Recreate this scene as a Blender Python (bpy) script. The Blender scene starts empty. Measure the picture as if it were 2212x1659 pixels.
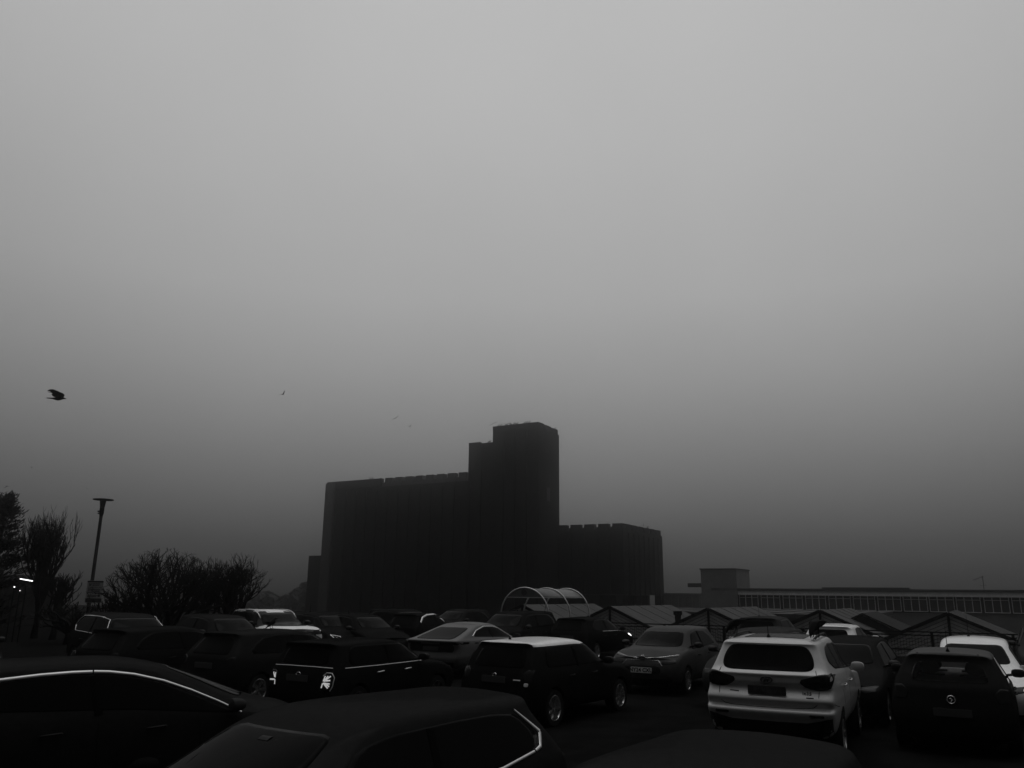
import bpy, bmesh, math, random
from mathutils import Vector, Matrix
from mathutils.bvhtree import BVHTree

random.seed(7)
R = math.radians
scene = bpy.context.scene
COL = scene.collection

# ------------------------------------------------------------------ camera
F = 1750.0                      # focal length in pixels of a 2212 px wide picture
PITCH = R(14.5)
ROLL = 0.011
CAM = Vector((0, 0, 2.28))
_f = Vector((0, math.cos(PITCH), math.sin(PITCH)))
_u0 = Vector((0, -math.sin(PITCH), math.cos(PITCH)))
_r0 = Vector((1, 0, 0))
_r = _r0 * math.cos(ROLL) + _u0 * math.sin(ROLL)
_u = _u0 * math.cos(ROLL) - _r0 * math.sin(ROLL)
cd = bpy.data.cameras.new('camera')
cam = bpy.data.objects.new('camera', cd)
COL.objects.link(cam)
m = Matrix((_r, _u, -_f)).transposed().to_4x4()
m.translation = CAM
cam.matrix_world = m
cd.sensor_width = 36.0
cd.lens = 36.0 * F / 2212.0
cd.clip_start = 0.05
cd.clip_end = 3000
scene.camera = cam


def ray(px, py):
    return _f * F + _r * (px - 1106.0) + _u * (829.5 - py)


def at_depth(px, py, d):
    r = ray(px, py)
    return CAM + r * (d / r.y)


UX, UY = math.sin(R(30)), math.cos(R(30))      # parking direction u; v is 90 degrees to its right


def on_s(px, py, s):
    r = ray(px, py)
    k = s / (UX * r.x + UY * r.y)
    p = CAM + r * k
    return (UY * p.x - UX * p.y, s, p.z)         # t, s, z


def st(s, t, z=0.0):
    return Vector((UX * s + UY * t, UY * s - UX * t, z))


# ------------------------------------------------------------------ materials
def mat(name, base, rough=0.6, metal=0.0, coat=0.0, coat_rough=0.06, spec=0.5, vary=0.0, vscale=4.0,
        bump=0.0, bscale=60.0, rvary=0.0, emit=0.0, stain=None):
    mt = bpy.data.materials.new(name)
    mt.use_nodes = True
    nt = mt.node_tree
    b = nt.nodes['Principled BSDF']
    b.inputs['Base Color'].default_value = (base, base, base, 1)
    b.inputs['Roughness'].default_value = rough
    b.inputs['Metallic'].default_value = metal
    b.inputs['Coat Weight'].default_value = coat
    b.inputs['Coat Roughness'].default_value = coat_rough
    b.inputs['Specular IOR Level'].default_value = spec
    if emit:
        b.inputs['Emission Color'].default_value = (1, 1, 1, 1)
        b.inputs['Emission Strength'].default_value = emit
    if vary or bump or rvary or stain:
        tc = nt.nodes.new('ShaderNodeTexCoord')
        co = tc.outputs['Object']
    if vary:
        n = nt.nodes.new('ShaderNodeTexNoise')
        n.inputs['Scale'].default_value = vscale
        n.inputs['Detail'].default_value = 6
        n.inputs['Roughness'].default_value = 0.65
        nt.links.new(co, n.inputs['Vector'])
        mr = nt.nodes.new('ShaderNodeMapRange')
        mr.inputs[1].default_value = 0.3
        mr.inputs[2].default_value = 0.7
        mr.inputs[3].default_value = base * (1 - vary)
        mr.inputs[4].default_value = base * (1 + vary)
        nt.links.new(n.outputs['Fac'], mr.inputs[0])
        out = mr.outputs[0]
        if stain:
            n2 = nt.nodes.new('ShaderNodeTexNoise')
            n2.inputs['Scale'].default_value = stain[0]
            n2.inputs['Detail'].default_value = 8
            n2.inputs['Roughness'].default_value = 0.75
            nt.links.new(co, n2.inputs['Vector'])
            m2 = nt.nodes.new('ShaderNodeMapRange')
            m2.inputs[1].default_value = stain[1]
            m2.inputs[2].default_value = stain[1] + 0.06
            m2.inputs[3].default_value = 1.0
            m2.inputs[4].default_value = stain[2]
            nt.links.new(n2.outputs['Fac'], m2.inputs[0])
            mu = nt.nodes.new('ShaderNodeMath')
            mu.operation = 'MULTIPLY'
            nt.links.new(out, mu.inputs[0])
            nt.links.new(m2.outputs[0], mu.inputs[1])
            out = mu.outputs[0]
        nt.links.new(out, b.inputs['Base Color'])
    if rvary:
        n = nt.nodes.new('ShaderNodeTexNoise')
        n.inputs['Scale'].default_value = vscale * 0.6
        n.inputs['Detail'].default_value = 5
        nt.links.new(co, n.inputs['Vector'])
        mr = nt.nodes.new('ShaderNodeMapRange')
        mr.inputs[1].default_value = 0.35
        mr.inputs[2].default_value = 0.65
        mr.inputs[3].default_value = max(0.02, rough - rvary)
        mr.inputs[4].default_value = min(1, rough + rvary)
        nt.links.new(n.outputs['Fac'], mr.inputs[0])
        nt.links.new(mr.outputs[0], b.inputs['Roughness'])
    if bump:
        n = nt.nodes.new('ShaderNodeTexNoise')
        n.inputs['Scale'].default_value = bscale
        n.inputs['Detail'].default_value = 3
        nt.links.new(co, n.inputs['Vector'])
        bp = nt.nodes.new('ShaderNodeBump')
        bp.inputs['Strength'].default_value = bump
        bp.inputs['Distance'].default_value = 0.01
        nt.links.new(n.outputs['Fac'], bp.inputs['Height'])
        nt.links.new(bp.outputs[0], b.inputs['Normal'])
    return mt


M = {}
M['white'] = mat('white_paint', 0.72, 0.4, coat=0.6, vary=0.06, vscale=9, bump=0.04, bscale=160)
M['white_wet'] = mat('white_roof_paint', 0.70, 0.4, coat=0.5, vary=0.08, vscale=8, bump=0.05, bscale=150, stain=(7.0, 0.62, 0.35))
M['white_suv'] = mat('pearl_paint', 0.40, 0.42, coat=0.5, vary=0.05, vscale=9, bump=0.03, bscale=150)
M['silver'] = mat('silver_paint', 0.085, 0.45, spec=.1, coat=0.1, vary=0.05, bump=0.03, bscale=150)
M['black'] = mat('black_paint', 0.009, 0.45, spec=.0, coat=0.02, vary=0.15, vscale=14, bump=0.03, bscale=170)
M['dark'] = mat('dark_paint', 0.013, 0.45, spec=.0, coat=0.025, vary=0.15, vscale=14, bump=0.04, bscale=170)
M['grey'] = mat('graphite_paint', 0.032, 0.45, spec=.0, coat=0.03, vary=0.12, vscale=14, bump=0.04, bscale=170)
M['midgrey'] = mat('grey_paint', 0.042, 0.45, spec=.02, coat=0.04, vary=0.12, vscale=14, bump=0.04, bscale=170)
M['glass'] = mat('dark_glass', 0.005, 0.06, spec=0.009, rvary=0.04)
M['plastic'] = mat('black_plastic', 0.012, 0.6, spec=.1, vary=0.2)
M['tyre'] = mat('tyre_rubber', 0.012, 0.85, spec=.05, vary=0.2)
M['chrome'] = mat('chrome_trim', 0.75, 0.14, metal=1.0)
M['satin'] = mat('satin_trim', 0.62, 0.4, metal=0.5, vary=0.05)
M['alloy'] = mat('alloy_rim', 0.5, 0.25, metal=0.9)
M['darkrim'] = mat('dark_rim', 0.05, 0.35, metal=0.5)
M['gap'] = mat('panel_gap', 0.005, 0.9, spec=.0)
M['lamp'] = mat('lamp_lens', 0.012, 0.1, spec=.1, coat=0.08)
M['lampglass'] = mat('headlamp_lens', 0.03, 0.12, spec=.08, coat=0.04)
M['plate'] = mat('plate_white', 0.6, 0.5)
M['plate_shade'] = mat('shaded_plate', 0.05, 0.6, spec=.1)  # plate colour darkened to hold the shade it lies in
M['ink'] = mat('plate_ink', 0.01, 0.6)
M['lit'] = mat('lit_lamp', 0.8, 0.4, emit=2.2)
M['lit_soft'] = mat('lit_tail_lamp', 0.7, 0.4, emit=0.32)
M['asphalt'] = mat('wet_asphalt', 0.007, 0.5, spec=.0, vary=0.4, vscale=1.3, bump=0.25, bscale=90, rvary=0.18)
M['earth'] = mat('lower_ground', 0.03, 0.9, vary=0.4, vscale=0.2)
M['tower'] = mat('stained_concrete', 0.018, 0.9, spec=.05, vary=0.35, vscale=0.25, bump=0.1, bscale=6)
M['tower_l'] = mat('pale_fogged_concrete', 0.06, 0.9, vary=0.25, vscale=0.4)
M['brick'] = mat('brown_brick', 0.16, 0.9, vary=0.2, vscale=1.2)
M['fascia'] = mat('pale_fascia', 0.88, 0.8, vary=0.12, vscale=1.5)
M['winframe'] = mat('window_frame', 0.8, 0.6)
M['winpane'] = mat('window_pane', 0.05, 0.25, vary=0.35, vscale=0.7)
M['roofedge'] = mat('dark_roof_edge', 0.03, 0.8)
M['board'] = mat('timber_board', 0.34, 0.85, vary=0.25, vscale=3)
M['boardgap'] = mat('board_gap', 0.02, 0.9)
M['roofsheet'] = mat('pale_roof_sheet', 0.055, 0.8, spec=.1, vary=0.2, vscale=1.5)
M['roofdark'] = mat('dark_roof_sheet', 0.02, 0.8, spec=.05, vary=0.3, vscale=1.5)
M['steel'] = mat('painted_dark_steel', 0.010, 0.6, spec=.05, vary=0.2)
M['galv'] = mat('galvanised_tube', 0.55, 0.4, metal=0.4)
M['canopy'] = mat('canopy_sheet', 0.11, 0.4, spec=.2, vary=0.15, vscale=2)
M['bark'] = mat('wet_bark', 0.012, 0.9, spec=.05, vary=0.3)
M['needle'] = mat('conifer_needles', 0.022, 0.85, spec=.05, vary=0.5, vscale=2)
M['feather'] = mat('black_feather', 0.006, 0.7, spec=.04)
M['sign'] = mat('sign_panel', 0.34, 0.6, vary=0.08)
M['signdark'] = mat('sign_print', 0.035, 0.7)
M['mistleaf'] = mat('misty_foliage', 0.05, 0.9, spec=.05)  # foliage lightened so that the haze sits in its colour
M['wall_dark'] = mat('dark_wall', 0.02, 0.9, spec=.05, vary=0.3)


def clear_glass():
    mt = bpy.data.materials.new('clear_glass')
    mt.use_nodes = True
    nt = mt.node_tree
    nt.nodes.remove(nt.nodes['Principled BSDF'])
    out = nt.nodes['Material Output']
    tr = nt.nodes.new('ShaderNodeBsdfTransparent')
    tr.inputs[0].default_value = (0.9, 0.9, 0.9, 1)
    gl = nt.nodes.new('ShaderNodeBsdfGlossy')
    gl.inputs['Roughness'].default_value = 0.04
    fr = nt.nodes.new('ShaderNodeFresnel')
    fr.inputs[0].default_value = 1.15
    mx = nt.nodes.new('ShaderNodeMixShader')
    nt.links.new(fr.outputs[0], mx.inputs[0])
    nt.links.new(tr.outputs[0], mx.inputs[1])
    nt.links.new(gl.outputs[0], mx.inputs[2])
    nt.links.new(mx.outputs[0], out.inputs['Surface'])
    return mt


M['clear'] = clear_glass()


# ------------------------------------------------------------------ objects and meshes
def tag(o, label=None, cat=None, group=None, kind=None):
    if label: o['label'] = label
    if cat: o['category'] = cat
    if group: o['group'] = group
    if kind: o['kind'] = kind
    return o


def empty(name, loc, rz=0.0, label=None, cat=None, group=None):
    o = bpy.data.objects.new(name, None)
    COL.objects.link(o)
    o.location = loc
    o.rotation_euler = (0, 0, rz)
    o.empty_display_size = 0.3
    return tag(o, label, cat, group)


class MB:
    def __init__(self):
        self.v = []
        self.f = []

    def add(self, vs, fs):
        n = len(self.v)
        self.v += [Vector(p) for p in vs]
        self.f += [tuple(i + n for i in q) for q in fs]
        return self

    def box(self, x0, x1, y0, y1, z0, z1):
        vs = [(x0, y0, z0), (x1, y0, z0), (x1, y1, z0), (x0, y1, z0), (x0, y0, z1), (x1, y0, z1), (x1, y1, z1), (x0, y1, z1)]
        return self.add(vs, [(0, 3, 2, 1), (4, 5, 6, 7), (0, 1, 5, 4), (1, 2, 6, 5), (2, 3, 7, 6), (3, 0, 4, 7)])

    def bar(self, a, b, w, h=None, up=Vector((0, 0, 1))):
        a, b = Vector(a), Vector(b)
        h = h or w
        d = (b - a).normalized()
        s = d.cross(up)
        if s.length < 1e-4: s = d.cross(Vector((1, 0, 0)))
        s.normalize()
        t = s.cross(d)
        vs = [p + s * (i * w / 2) + t * (j * h / 2) for p in (a, b) for i, j in ((-1, -1), (1, -1), (1, 1), (-1, 1))]
        return self.add(vs, [(3, 2, 1, 0), (4, 5, 6, 7), (0, 1, 5, 4), (1, 2, 6, 5), (2, 3, 7, 6), (3, 0, 4, 7)])

    def tube(self, pts, radii, n=8, cap=True):
        pts = [Vector(p) for p in pts]
        if not hasattr(radii, '__len__'): radii = [radii] * len(pts)
        vs, fs = [], []
        ref = Vector((0.31, 0.17, 0.93))
        for i, p in enumerate(pts):
            d = (pts[min(i + 1, len(pts) - 1)] - pts[max(i - 1, 0)]).normalized()
            a = d.cross(ref)
            if a.length < 1e-3: a = d.cross(Vector((1, 0, 0)))
            a.normalize()
            b = a.cross(d)
            for k in range(n):
                q = 2 * math.pi * k / n
                vs.append(p + (a * math.cos(q) + b * math.sin(q)) * radii[i])
        for i in range(len(pts) - 1):
            for k in range(n):
                fs.append((i * n + k, i * n + (k + 1) % n, (i + 1) * n + (k + 1) % n, (i + 1) * n + k))
        if cap:
            fs.append(tuple(range(n))[::-1])
            fs.append(tuple((len(pts) - 1) * n + k for k in range(n)))
        return self.add(vs, fs)

    def lathe(self, prof, c=(0, 0, 0), axis='z', n=24):
        vs, fs = [], []
        for (r, h) in prof:
            for k in range(n):
                q = 2 * math.pi * k / n
                a, b = r * math.cos(q), r * math.sin(q)
                p = (a, b, h) if axis == 'z' else (a, h, b)
                vs.append(Vector(p) + Vector(c))
        for i in range(len(prof) - 1):
            for k in range(n):
                fs.append((i * n + k, i * n + (k + 1) % n, (i + 1) * n + (k + 1) % n, (i + 1) * n + k))
        return self.add(vs, fs)

    def prism(self, outline, origin, ax, ay, thick):
        """outline in 2-D, laid in the plane origin+ax*x+ay*y, thickened along ax x ay"""
        ax, ay, o = Vector(ax), Vector(ay), Vector(origin)
        nz = ax.cross(ay).normalized() * (thick / 2)
        n = len(outline)
        vs = [o + ax * x + ay * y + nz for x, y in outline] + [o + ax * x + ay * y - nz for x, y in outline]
        fs = [tuple(range(n)), tuple(range(n, 2 * n))[::-1]] + [(i, i + n, (i + 1) % n + n, (i + 1) % n) for i in range(n)]
        return self.add(vs, fs)

    def build(self, name, material, parent=None, smooth=False, fix=True, label=None):
        me = bpy.data.meshes.new(name)
        me.from_pydata(self.v, [], self.f)
        if fix:
            bm = bmesh.new()
            bm.from_mesh(me)
            bmesh.ops.recalc_face_normals(bm, faces=bm.faces)
            bm.to_mesh(me)
            bm.free()
        if smooth:
            for p in me.polygons: p.use_smooth = True
        if material: me.materials.append(material)
        o = bpy.data.objects.new(name, me)
        COL.objects.link(o)
        if parent: o.parent = parent
        if label: o['label'] = label
        return o


def smooth_by_angle(o, ang=40):
    me = o.data
    for p in me.polygons: p.use_smooth = True
    bm = bmesh.new()
    bm.from_mesh(me)
    for e in bm.edges:
        e.smooth = len(e.link_faces) == 2 and e.calc_face_angle(0) < R(ang)
    bm.to_mesh(me)
    bm.free()


def text_mesh(txt, size, name, material, parent, mtx, extrude=0.002, bold=0.0):
    cu = bpy.data.curves.new(name, 'FONT')
    cu.body = txt
    cu.size = size
    cu.extrude = extrude
    cu.offset = bold
    cu.align_x = 'CENTER'
    cu.align_y = 'CENTER'
    cu.resolution_u = 3
    ob = bpy.data.objects.new(name + '_source', cu)
    COL.objects.link(ob)
    dg = bpy.context.evaluated_depsgraph_get()
    me = bpy.data.meshes.new_from_object(ob.evaluated_get(dg))
    bpy.data.objects.remove(ob)
    bpy.data.curves.remove(cu)
    me.name = name
    me.materials.clear()
    me.materials.append(material)
    me.transform(mtx)
    o = bpy.data.objects.new(name, me)
    COL.objects.link(o)
    o.parent = parent
    return o
# ------------------------------------------------------------------ cars
def cage(P):
    """subdivision cage: stations along x (rear bumper at 0, nose at L) times levels round half the section"""
    L, W, H = P['L'], P['W'], P['H']
    lo, up = P['lower'], P['upper']
    hw = W / 2
    xc, xwt, zc = P['cowl'], P['wtop'], P['zc']      # cowl x, windscreen-top x, cowl height
    zn = P['zn']                                     # bonnet edge height at the nose
    nlo = len(lo)
    xr_top = up[-1][2]
    zw, zr = lo[-1][0], up[-1][0]
    lev = []                                         # lev[i] = list of (x,y,z) for station i
    roof_y = up[-1][1] * hw
    crown = P.get('crown', 0.05)

    def roof(x6, z6, y6):
        return [(x6 - 0.0, y6 * 0.72, z6 + crown * 0.6), (x6 - 0.03, 0, z6 + crown)]
    nu = len(up)
    ax1, ax2 = P['ax1'], P['ax2']
    lowx = [None, None, ax1, (ax1 + ax2) / 2, ax2 - 0.55, ax2 - 0.12, ax2 + 0.35, L - 0.22, None]
    waistx = [None, None, ax1, (ax1 + ax2) / 2, xc - 0.42, xc + 0.02, (xc + L) / 2, L - 0.24, None]
    for i in range(9):
        row = []
        for k, (z, yf, xr, xf) in enumerate(lo):
            y = yf * hw
            zz = z
            t = k / (nlo - 1)
            if i == 0: x = xr
            elif i == 1: x = xr + 0.13
            elif i == 8: x = L - xf
            elif i == 7: x = L - xf - 0.2
            else: x = lowx[i] * (1 - t) + waistx[i] * t
            if i in (0, 8): y *= P.get('endw', 0.93)
            if i in (1, 7): y *= 0.985
            if i >= 5:                               # bonnet edge sinks towards the nose
                top = [zc - 0.03, (zc * 0.55 + zn * 0.45), zn + 0.02, zn - 0.05][i - 5]
                if z > 0.6: zz = 0.6 + (z - 0.6) * (top - 0.6) / (zw - 0.6)
            row.append((x, y, zz))
        if i <= 4:
            for (z, yf, xr) in up:
                y = yf * hw
                fr = (z - zw) / (zr - zw)
                if i == 0: x = xr
                elif i == 1: x = xr + 0.12
                elif i == 2: x = max(ax1 * 0.9, xr + 0.32) + fr * 0.1
                elif i == 3: x = (ax1 + xwt) / 2 + 0.15
                else: x = xc + (xwt - xc) * fr - 0.03
                if i == 0: y *= P.get('endw', 0.93) * 1.02
                zz = z + (P.get('rearup', 0.0) if i == 2 else 0)
                if i in (3, ) and fr > 0.9: zz = z + P.get('hump', 0.025)
                row.append((x, y, zz))
            rx, ry, rz = row[-1]
            row += roof(rx, rz, ry)
        else:
            bx, by, bz = row[-1]
            span = nu + 2
            for j in range(1, span + 1):
                f = j / span
                x = bx + (0.13 if i == 5 else 0.05) * f + (0.03 if i == 8 else 0)
                row.append((x, by * (1 - f) * (1 - 0.05 * (f < 1)), bz + [0.055, 0.075, 0.07, 0.06][i - 5] * math.sin(f * math.pi / 2)))
        lev.append(row)
    K = len(lev[0])
    mb = MB()
    idx = {}

    def v(i, k, s):
        x, y, z = lev[i][k]
        key = (i, k, s if y > 1e-6 else 0)
        if key not in idx:
            idx[key] = len(mb.v)
            mb.v.append(Vector((x, y * s, z)))
        return idx[key]
    for i in range(8):
        for k in range(K - 1):
            for s in (1, -1):
                mb.f.append((v(i, k, s), v(i + 1, k, s), v(i + 1, k + 1, s), v(i, k + 1, s)))
        mb.f.append((v(i, 0, 1), v(i, 0, -1), v(i + 1, 0, -1), v(i + 1, 0, 1)))
    cols = (1, 0.86, 0.45, 0, -0.45, -0.86, -1)
    for i, sgn in ((0, -1), (8, 1)):
        bow = P.get('bow', 0.07)
        grid = []
        for k in range(K - 2):
            x, y, z = lev[i][k]
            rowi = []
            for c in cols:
                if abs(c) == 1: rowi.append(v(i, k, c))
                else:
                    mb.v.append(Vector((x + sgn * bow * (1 - c * c), y * c, z)))
                    rowi.append(len(mb.v) - 1)
            grid.append(rowi)
        top = [v(i, K - 3, 1), v(i, K - 2, 1), v(i, K - 2, 1), v(i, K - 1, 1), v(i, K - 2, -1), v(i, K - 2, -1), v(i, K - 3, -1)]
        for k in range(K - 3):
            for c in range(6):
                mb.f.append((grid[k][c], grid[k][c + 1], grid[k + 1][c + 1], grid[k + 1][c]))
        g = grid[-1]
        a, b, c0 = v(i, K - 2, 1), v(i, K - 1, 1), v(i, K - 2, -1)
        mb.f.append((g[0], g[1], a))
        mb.f.append((g[1], g[2], a))
        mb.f.append((g[2], g[3], b, a))
        mb.f.append((g[3], g[4], c0, b))
        mb.f.append((g[4], g[5], c0))
        mb.f.append((g[5], g[6], c0))
    return mb


DIRS = {'rear': Vector((1, 0, 0)), 'front': Vector((-1, 0, 0)), 'right': Vector((0, 1, 0)), 'left': Vector((0, -1, 0)), 'top': Vector((0, 0, -1))}


class Car:
    def __init__(self, P, root, paint, roofpaint=None):
        self.P, self.root = P, root
        self.off = P['L'] / 2
        mb = cage(P)
        me = bpy.data.meshes.new('body')
        me.from_pydata(mb.v, [], mb.f)
        bm = bmesh.new()
        bm.from_mesh(me)
        bmesh.ops.recalc_face_normals(bm, faces=bm.faces)
        bm.to_mesh(me)
        bm.free()
        for p in me.polygons: p.use_smooth = True
        ob = bpy.data.objects.new('body', me)
        COL.objects.link(ob)
        sub = ob.modifiers.new('s', 'SUBSURF')
        sub.levels = sub.render_levels = P.get('sub', 2)
        dg = bpy.context.evaluated_depsgraph_get()
        dg.update()
        m1 = bpy.data.meshes.new_from_object(ob.evaluated_get(dg))
        self.verts = [v.co.copy() for v in m1.vertices]
        self.bvh = BVHTree.FromPolygons(self.verts, [tuple(p.vertices) for p in m1.polygons])
        ob.modifiers.clear()
        ob.data = m1
        bpy.data.meshes.remove(me)
        # wheel arches (and, for one car, a hollow cabin) cut out of the body
        cut = MB()
        ra = P['wr'] + 0.045
        hw = P['W'] / 2
        for ax in (P['ax1'], P['ax2']):
            for s in (1, -1):
                y0, y1 = (hw - 0.30) * s, (hw + 0.15) * s
                cut.lathe([(0.0, y0), (ra, y0), (ra, y1), (0.0, y1)], (ax, 0, P['wr'] + 0.01), 'y', 28)
        co = cut.build('cutter', None)
        bmesh_clean(co)
        b = ob.modifiers.new('b', 'BOOLEAN')
        b.operation = 'DIFFERENCE'
        b.solver = 'EXACT'
        b.object = co
        c2 = None
        if P.get('tunnel'):
            c2 = MB()
            ol = P['tunnel']
            n = len(ol)
            x0, x1 = -0.2, P['L'] - 0.9
            c2.add([(x0, y, z) for y, z in ol] + [(x1, y, z) for y, z in ol],
                   [tuple(range(n)), tuple(range(n, 2 * n))[::-1]] + [(i, i + n, (i + 1) % n + n, (i + 1) % n) for i in range(n)])
            c2 = c2.build('cutter', None)
            b2 = ob.modifiers.new('b2', 'BOOLEAN')
            b2.operation = 'DIFFERENCE'
            b2.solver = 'EXACT'
            b2.object = c2
        dg = bpy.context.evaluated_depsgraph_get()
        dg.update()
        m2 = bpy.data.meshes.new_from_object(ob.evaluated_get(dg))
        ob.modifiers.clear()
        ob.data = m2
        bpy.data.objects.remove(co)
        if c2: bpy.data.objects.remove(c2)
        m2.materials.clear()
        m2.materials.append(paint)
        m2.materials.append(M['plastic'])
        m2.materials.append(roofpaint or paint)
        for p in m2.polygons:
            p.use_smooth = True
            c = p.center
            p.material_index = 0
            for ax in (P['ax1'], P['ax2']):
                if math.hypot(c.x - ax, c.z - P['wr'] - 0.01) < ra - 0.0005 and abs(c.y) < hw + 0.2 and math.hypot(c.x - ax, c.z - P['wr']) < ra:
                    if abs(c.y) < hw * 1.01: p.material_index = 1
            if P.get('tunnel') and c.z > 0.9 and abs(c.y) < 0.68 and p.material_index == 0:
                h = self.bvh.find_nearest(c)
                if h[3] > 0.01: p.material_index = 1
            if roofpaint and c.z > P['roofz'] and p.normal.z > 0.3: p.material_index = 2
            if c.z < P.get('sillz', 0.27): p.material_index = 1
            if P.get('blackband') and P['blackband'][0] < c.z < P['blackband'][1] and c.x < P['cowl'] + .1: p.material_index = 1
        bm = bmesh.new()
        bm.from_mesh(m2)
        for e in bm.edges:
            e.smooth = len(e.link_faces) == 2 and e.calc_face_angle(0) < R(38)
        bm.to_mesh(m2)
        bm.free()
        m2.transform(Matrix.Translation((-self.off, 0, 0)))
        ob.parent = root
        self.body = ob

    def hit(self, a, b, d):
        D = DIRS[d]
        o = {'rear': (-3, a, b), 'front': (self.P['L'] + 3, a, b), 'right': (a, -4, b), 'left': (a, 4, b), 'top': (a, b, 5)}[d]
        h = self.bvh.ray_cast(Vector(o), D)
        if h[0] is None or h[1].dot(D) > -0.02 and h[0] is None:
            g = {'rear': (0.3, a, b), 'front': (self.P['L'] - 0.3, a, b), 'right': (a, -0.8, b), 'left': (a, 0.8, b), 'top': (a, b, 1.3)}[d]
            h = self.bvh.find_nearest(Vector(g))
        n = h[1]
        if n.dot(D) > 0: n = -n
        return h[0], n

    def patch(self, name, outline, d, material, off=0.005, parent=None, close=True, seg=0.05, label=None):
        pts = []
        n = len(outline)
        for i in range(n):
            a, b = outline[i], outline[(i + 1) % n]
            k = max(1, int(math.dist(a, b) / seg))
            for j in range(k):
                pts.append((a[0] + (b[0] - a[0]) * j / k, a[1] + (b[1] - a[1]) * j / k))
        cx = sum(p[0] for p in pts) / len(pts)
        cy = sum(p[1] for p in pts) / len(pts)
        mb = MB()
        N = len(pts)
        rings = (1, 1, 0.93, 0.8, 0.6, 0.4, 0.2)
        for q, f in enumerate(rings):
            for (a, b) in pts:
                h, nn = self.hit(cx + (a - cx) * f, cy + (b - cy) * f, d)
                o = -0.012 if q == 0 else off * (0.75 if q == 1 else 1)
                mb.v.append(h + nn * o - Vector((self.off, 0, 0)))
        h, nn = self.hit(cx, cy, d)
        mb.v.append(h + nn * off - Vector((self.off, 0, 0)))
        for q in range(len(rings) - 1):
            for i in range(N):
                mb.f.append((q * N + i, q * N + (i + 1) % N, (q + 1) * N + (i + 1) % N, (q + 1) * N + i))
        q = len(rings) - 1
        for i in range(N): mb.f.append((q * N + i, q * N + (i + 1) % N, len(mb.v) - 1))
        return mb.build(name, material, parent or self.root, smooth=True, label=label)

    def strip(self, mb, pts, w, d, off=0.006, seg=0.05, taper=None, closed=False):
        """a thin raised strip along a polyline on the body"""
        P2 = []
        pl = list(pts) + ([pts[0]] if closed else [])
        for a, b in zip(pl[:-1], pl[1:]):
            k = max(1, int(math.dist(a, b) / seg))
            for j in range(k): P2.append((a[0] + (b[0] - a[0]) * j / k, a[1] + (b[1] - a[1]) * j / k))
        P2.append(pl[-1])
        H = [self.hit(a, b, d) for a, b in P2]
        vs, fs = [], []
        for i, (h, n) in enumerate(H):
            t = (H[min(i + 1, len(H) - 1)][0] - H[max(i - 1, 0)][0]).normalized()
            s = n.cross(t).normalized()
            f = i / max(1, len(H) - 1)
            ww = w if taper is None else w * (1 - f) + taper * f
            for (q, o) in ((-1, -0.006), (-1, off * 0.7), (0, off), (1, off * 0.7), (1, -0.006)):
                vs.append(h + s * (q * ww / 2) + n * o - Vector((self.off, 0, 0)))
        for i in range(len(H) - 1):
            for q in range(4):
                fs.append((i * 5 + q, i * 5 + q + 1, i * 5 + 6 + q, i * 5 + 5 + q))
        mb.add(vs, fs)
        return mb

    def plate(self, z, d, txt=None, w=0.52, h=0.112, material=None, push=0.0, tilt=0.0):
        xs = [self.hit(a, b, d)[0].x for a in (-w / 2, 0, w / 2) for b in (z - h / 2, z + h / 2)]
        sg = -1 if d == 'rear' else 1
        x = (min(xs) if d == 'rear' else max(xs)) + sg * (0.012 + push) - self.off
        mb = MB()
        ol = [(-w / 2 + .01, -h / 2), (w / 2 - .01, -h / 2), (w / 2, -h / 2 + .01), (w / 2, h / 2 - .01), (w / 2 - .01, h / 2), (-w / 2 + .01, h / 2), (-w / 2, h / 2 - .01), (-w / 2, -h / 2 + .01)]
        mb.prism(ol, (x, 0, z), (0, 1, 0), (0, 0, 1), 0.014)
        o = mb.build('number_plate', material or M['plate_shade'], self.root)
        if txt:
            X = Vector((0, -1, 0)) if d == 'rear' else Vector((0, 1, 0))
            mt = Matrix((X, Vector((0, 0, 1)), X.cross(Vector((0, 0, 1))))).transposed().to_4x4()
            mt.translation = Vector((x + sg * 0.0085, 0, z))
            text_mesh(txt, h * 0.98, 'plate_text', M['ink'], o, mt, bold=.0035)
        return o, x

    def badge(self, txt, y, z, size, material, d='rear'):
        h, n = self.hit(y, z, d)
        X = Vector((0, -1, 0)) if d == 'rear' else Vector((0, 1, 0))
        X = (X - n * X.dot(n)).normalized()
        Y = n.cross(X)
        mt = Matrix((X, Y, n)).transposed().to_4x4()
        mt.translation = h + n * 0.006 - Vector((self.off, 0, 0))
        return text_mesh(txt, size, 'badge', material, self.root, mt, 0.003)

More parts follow.
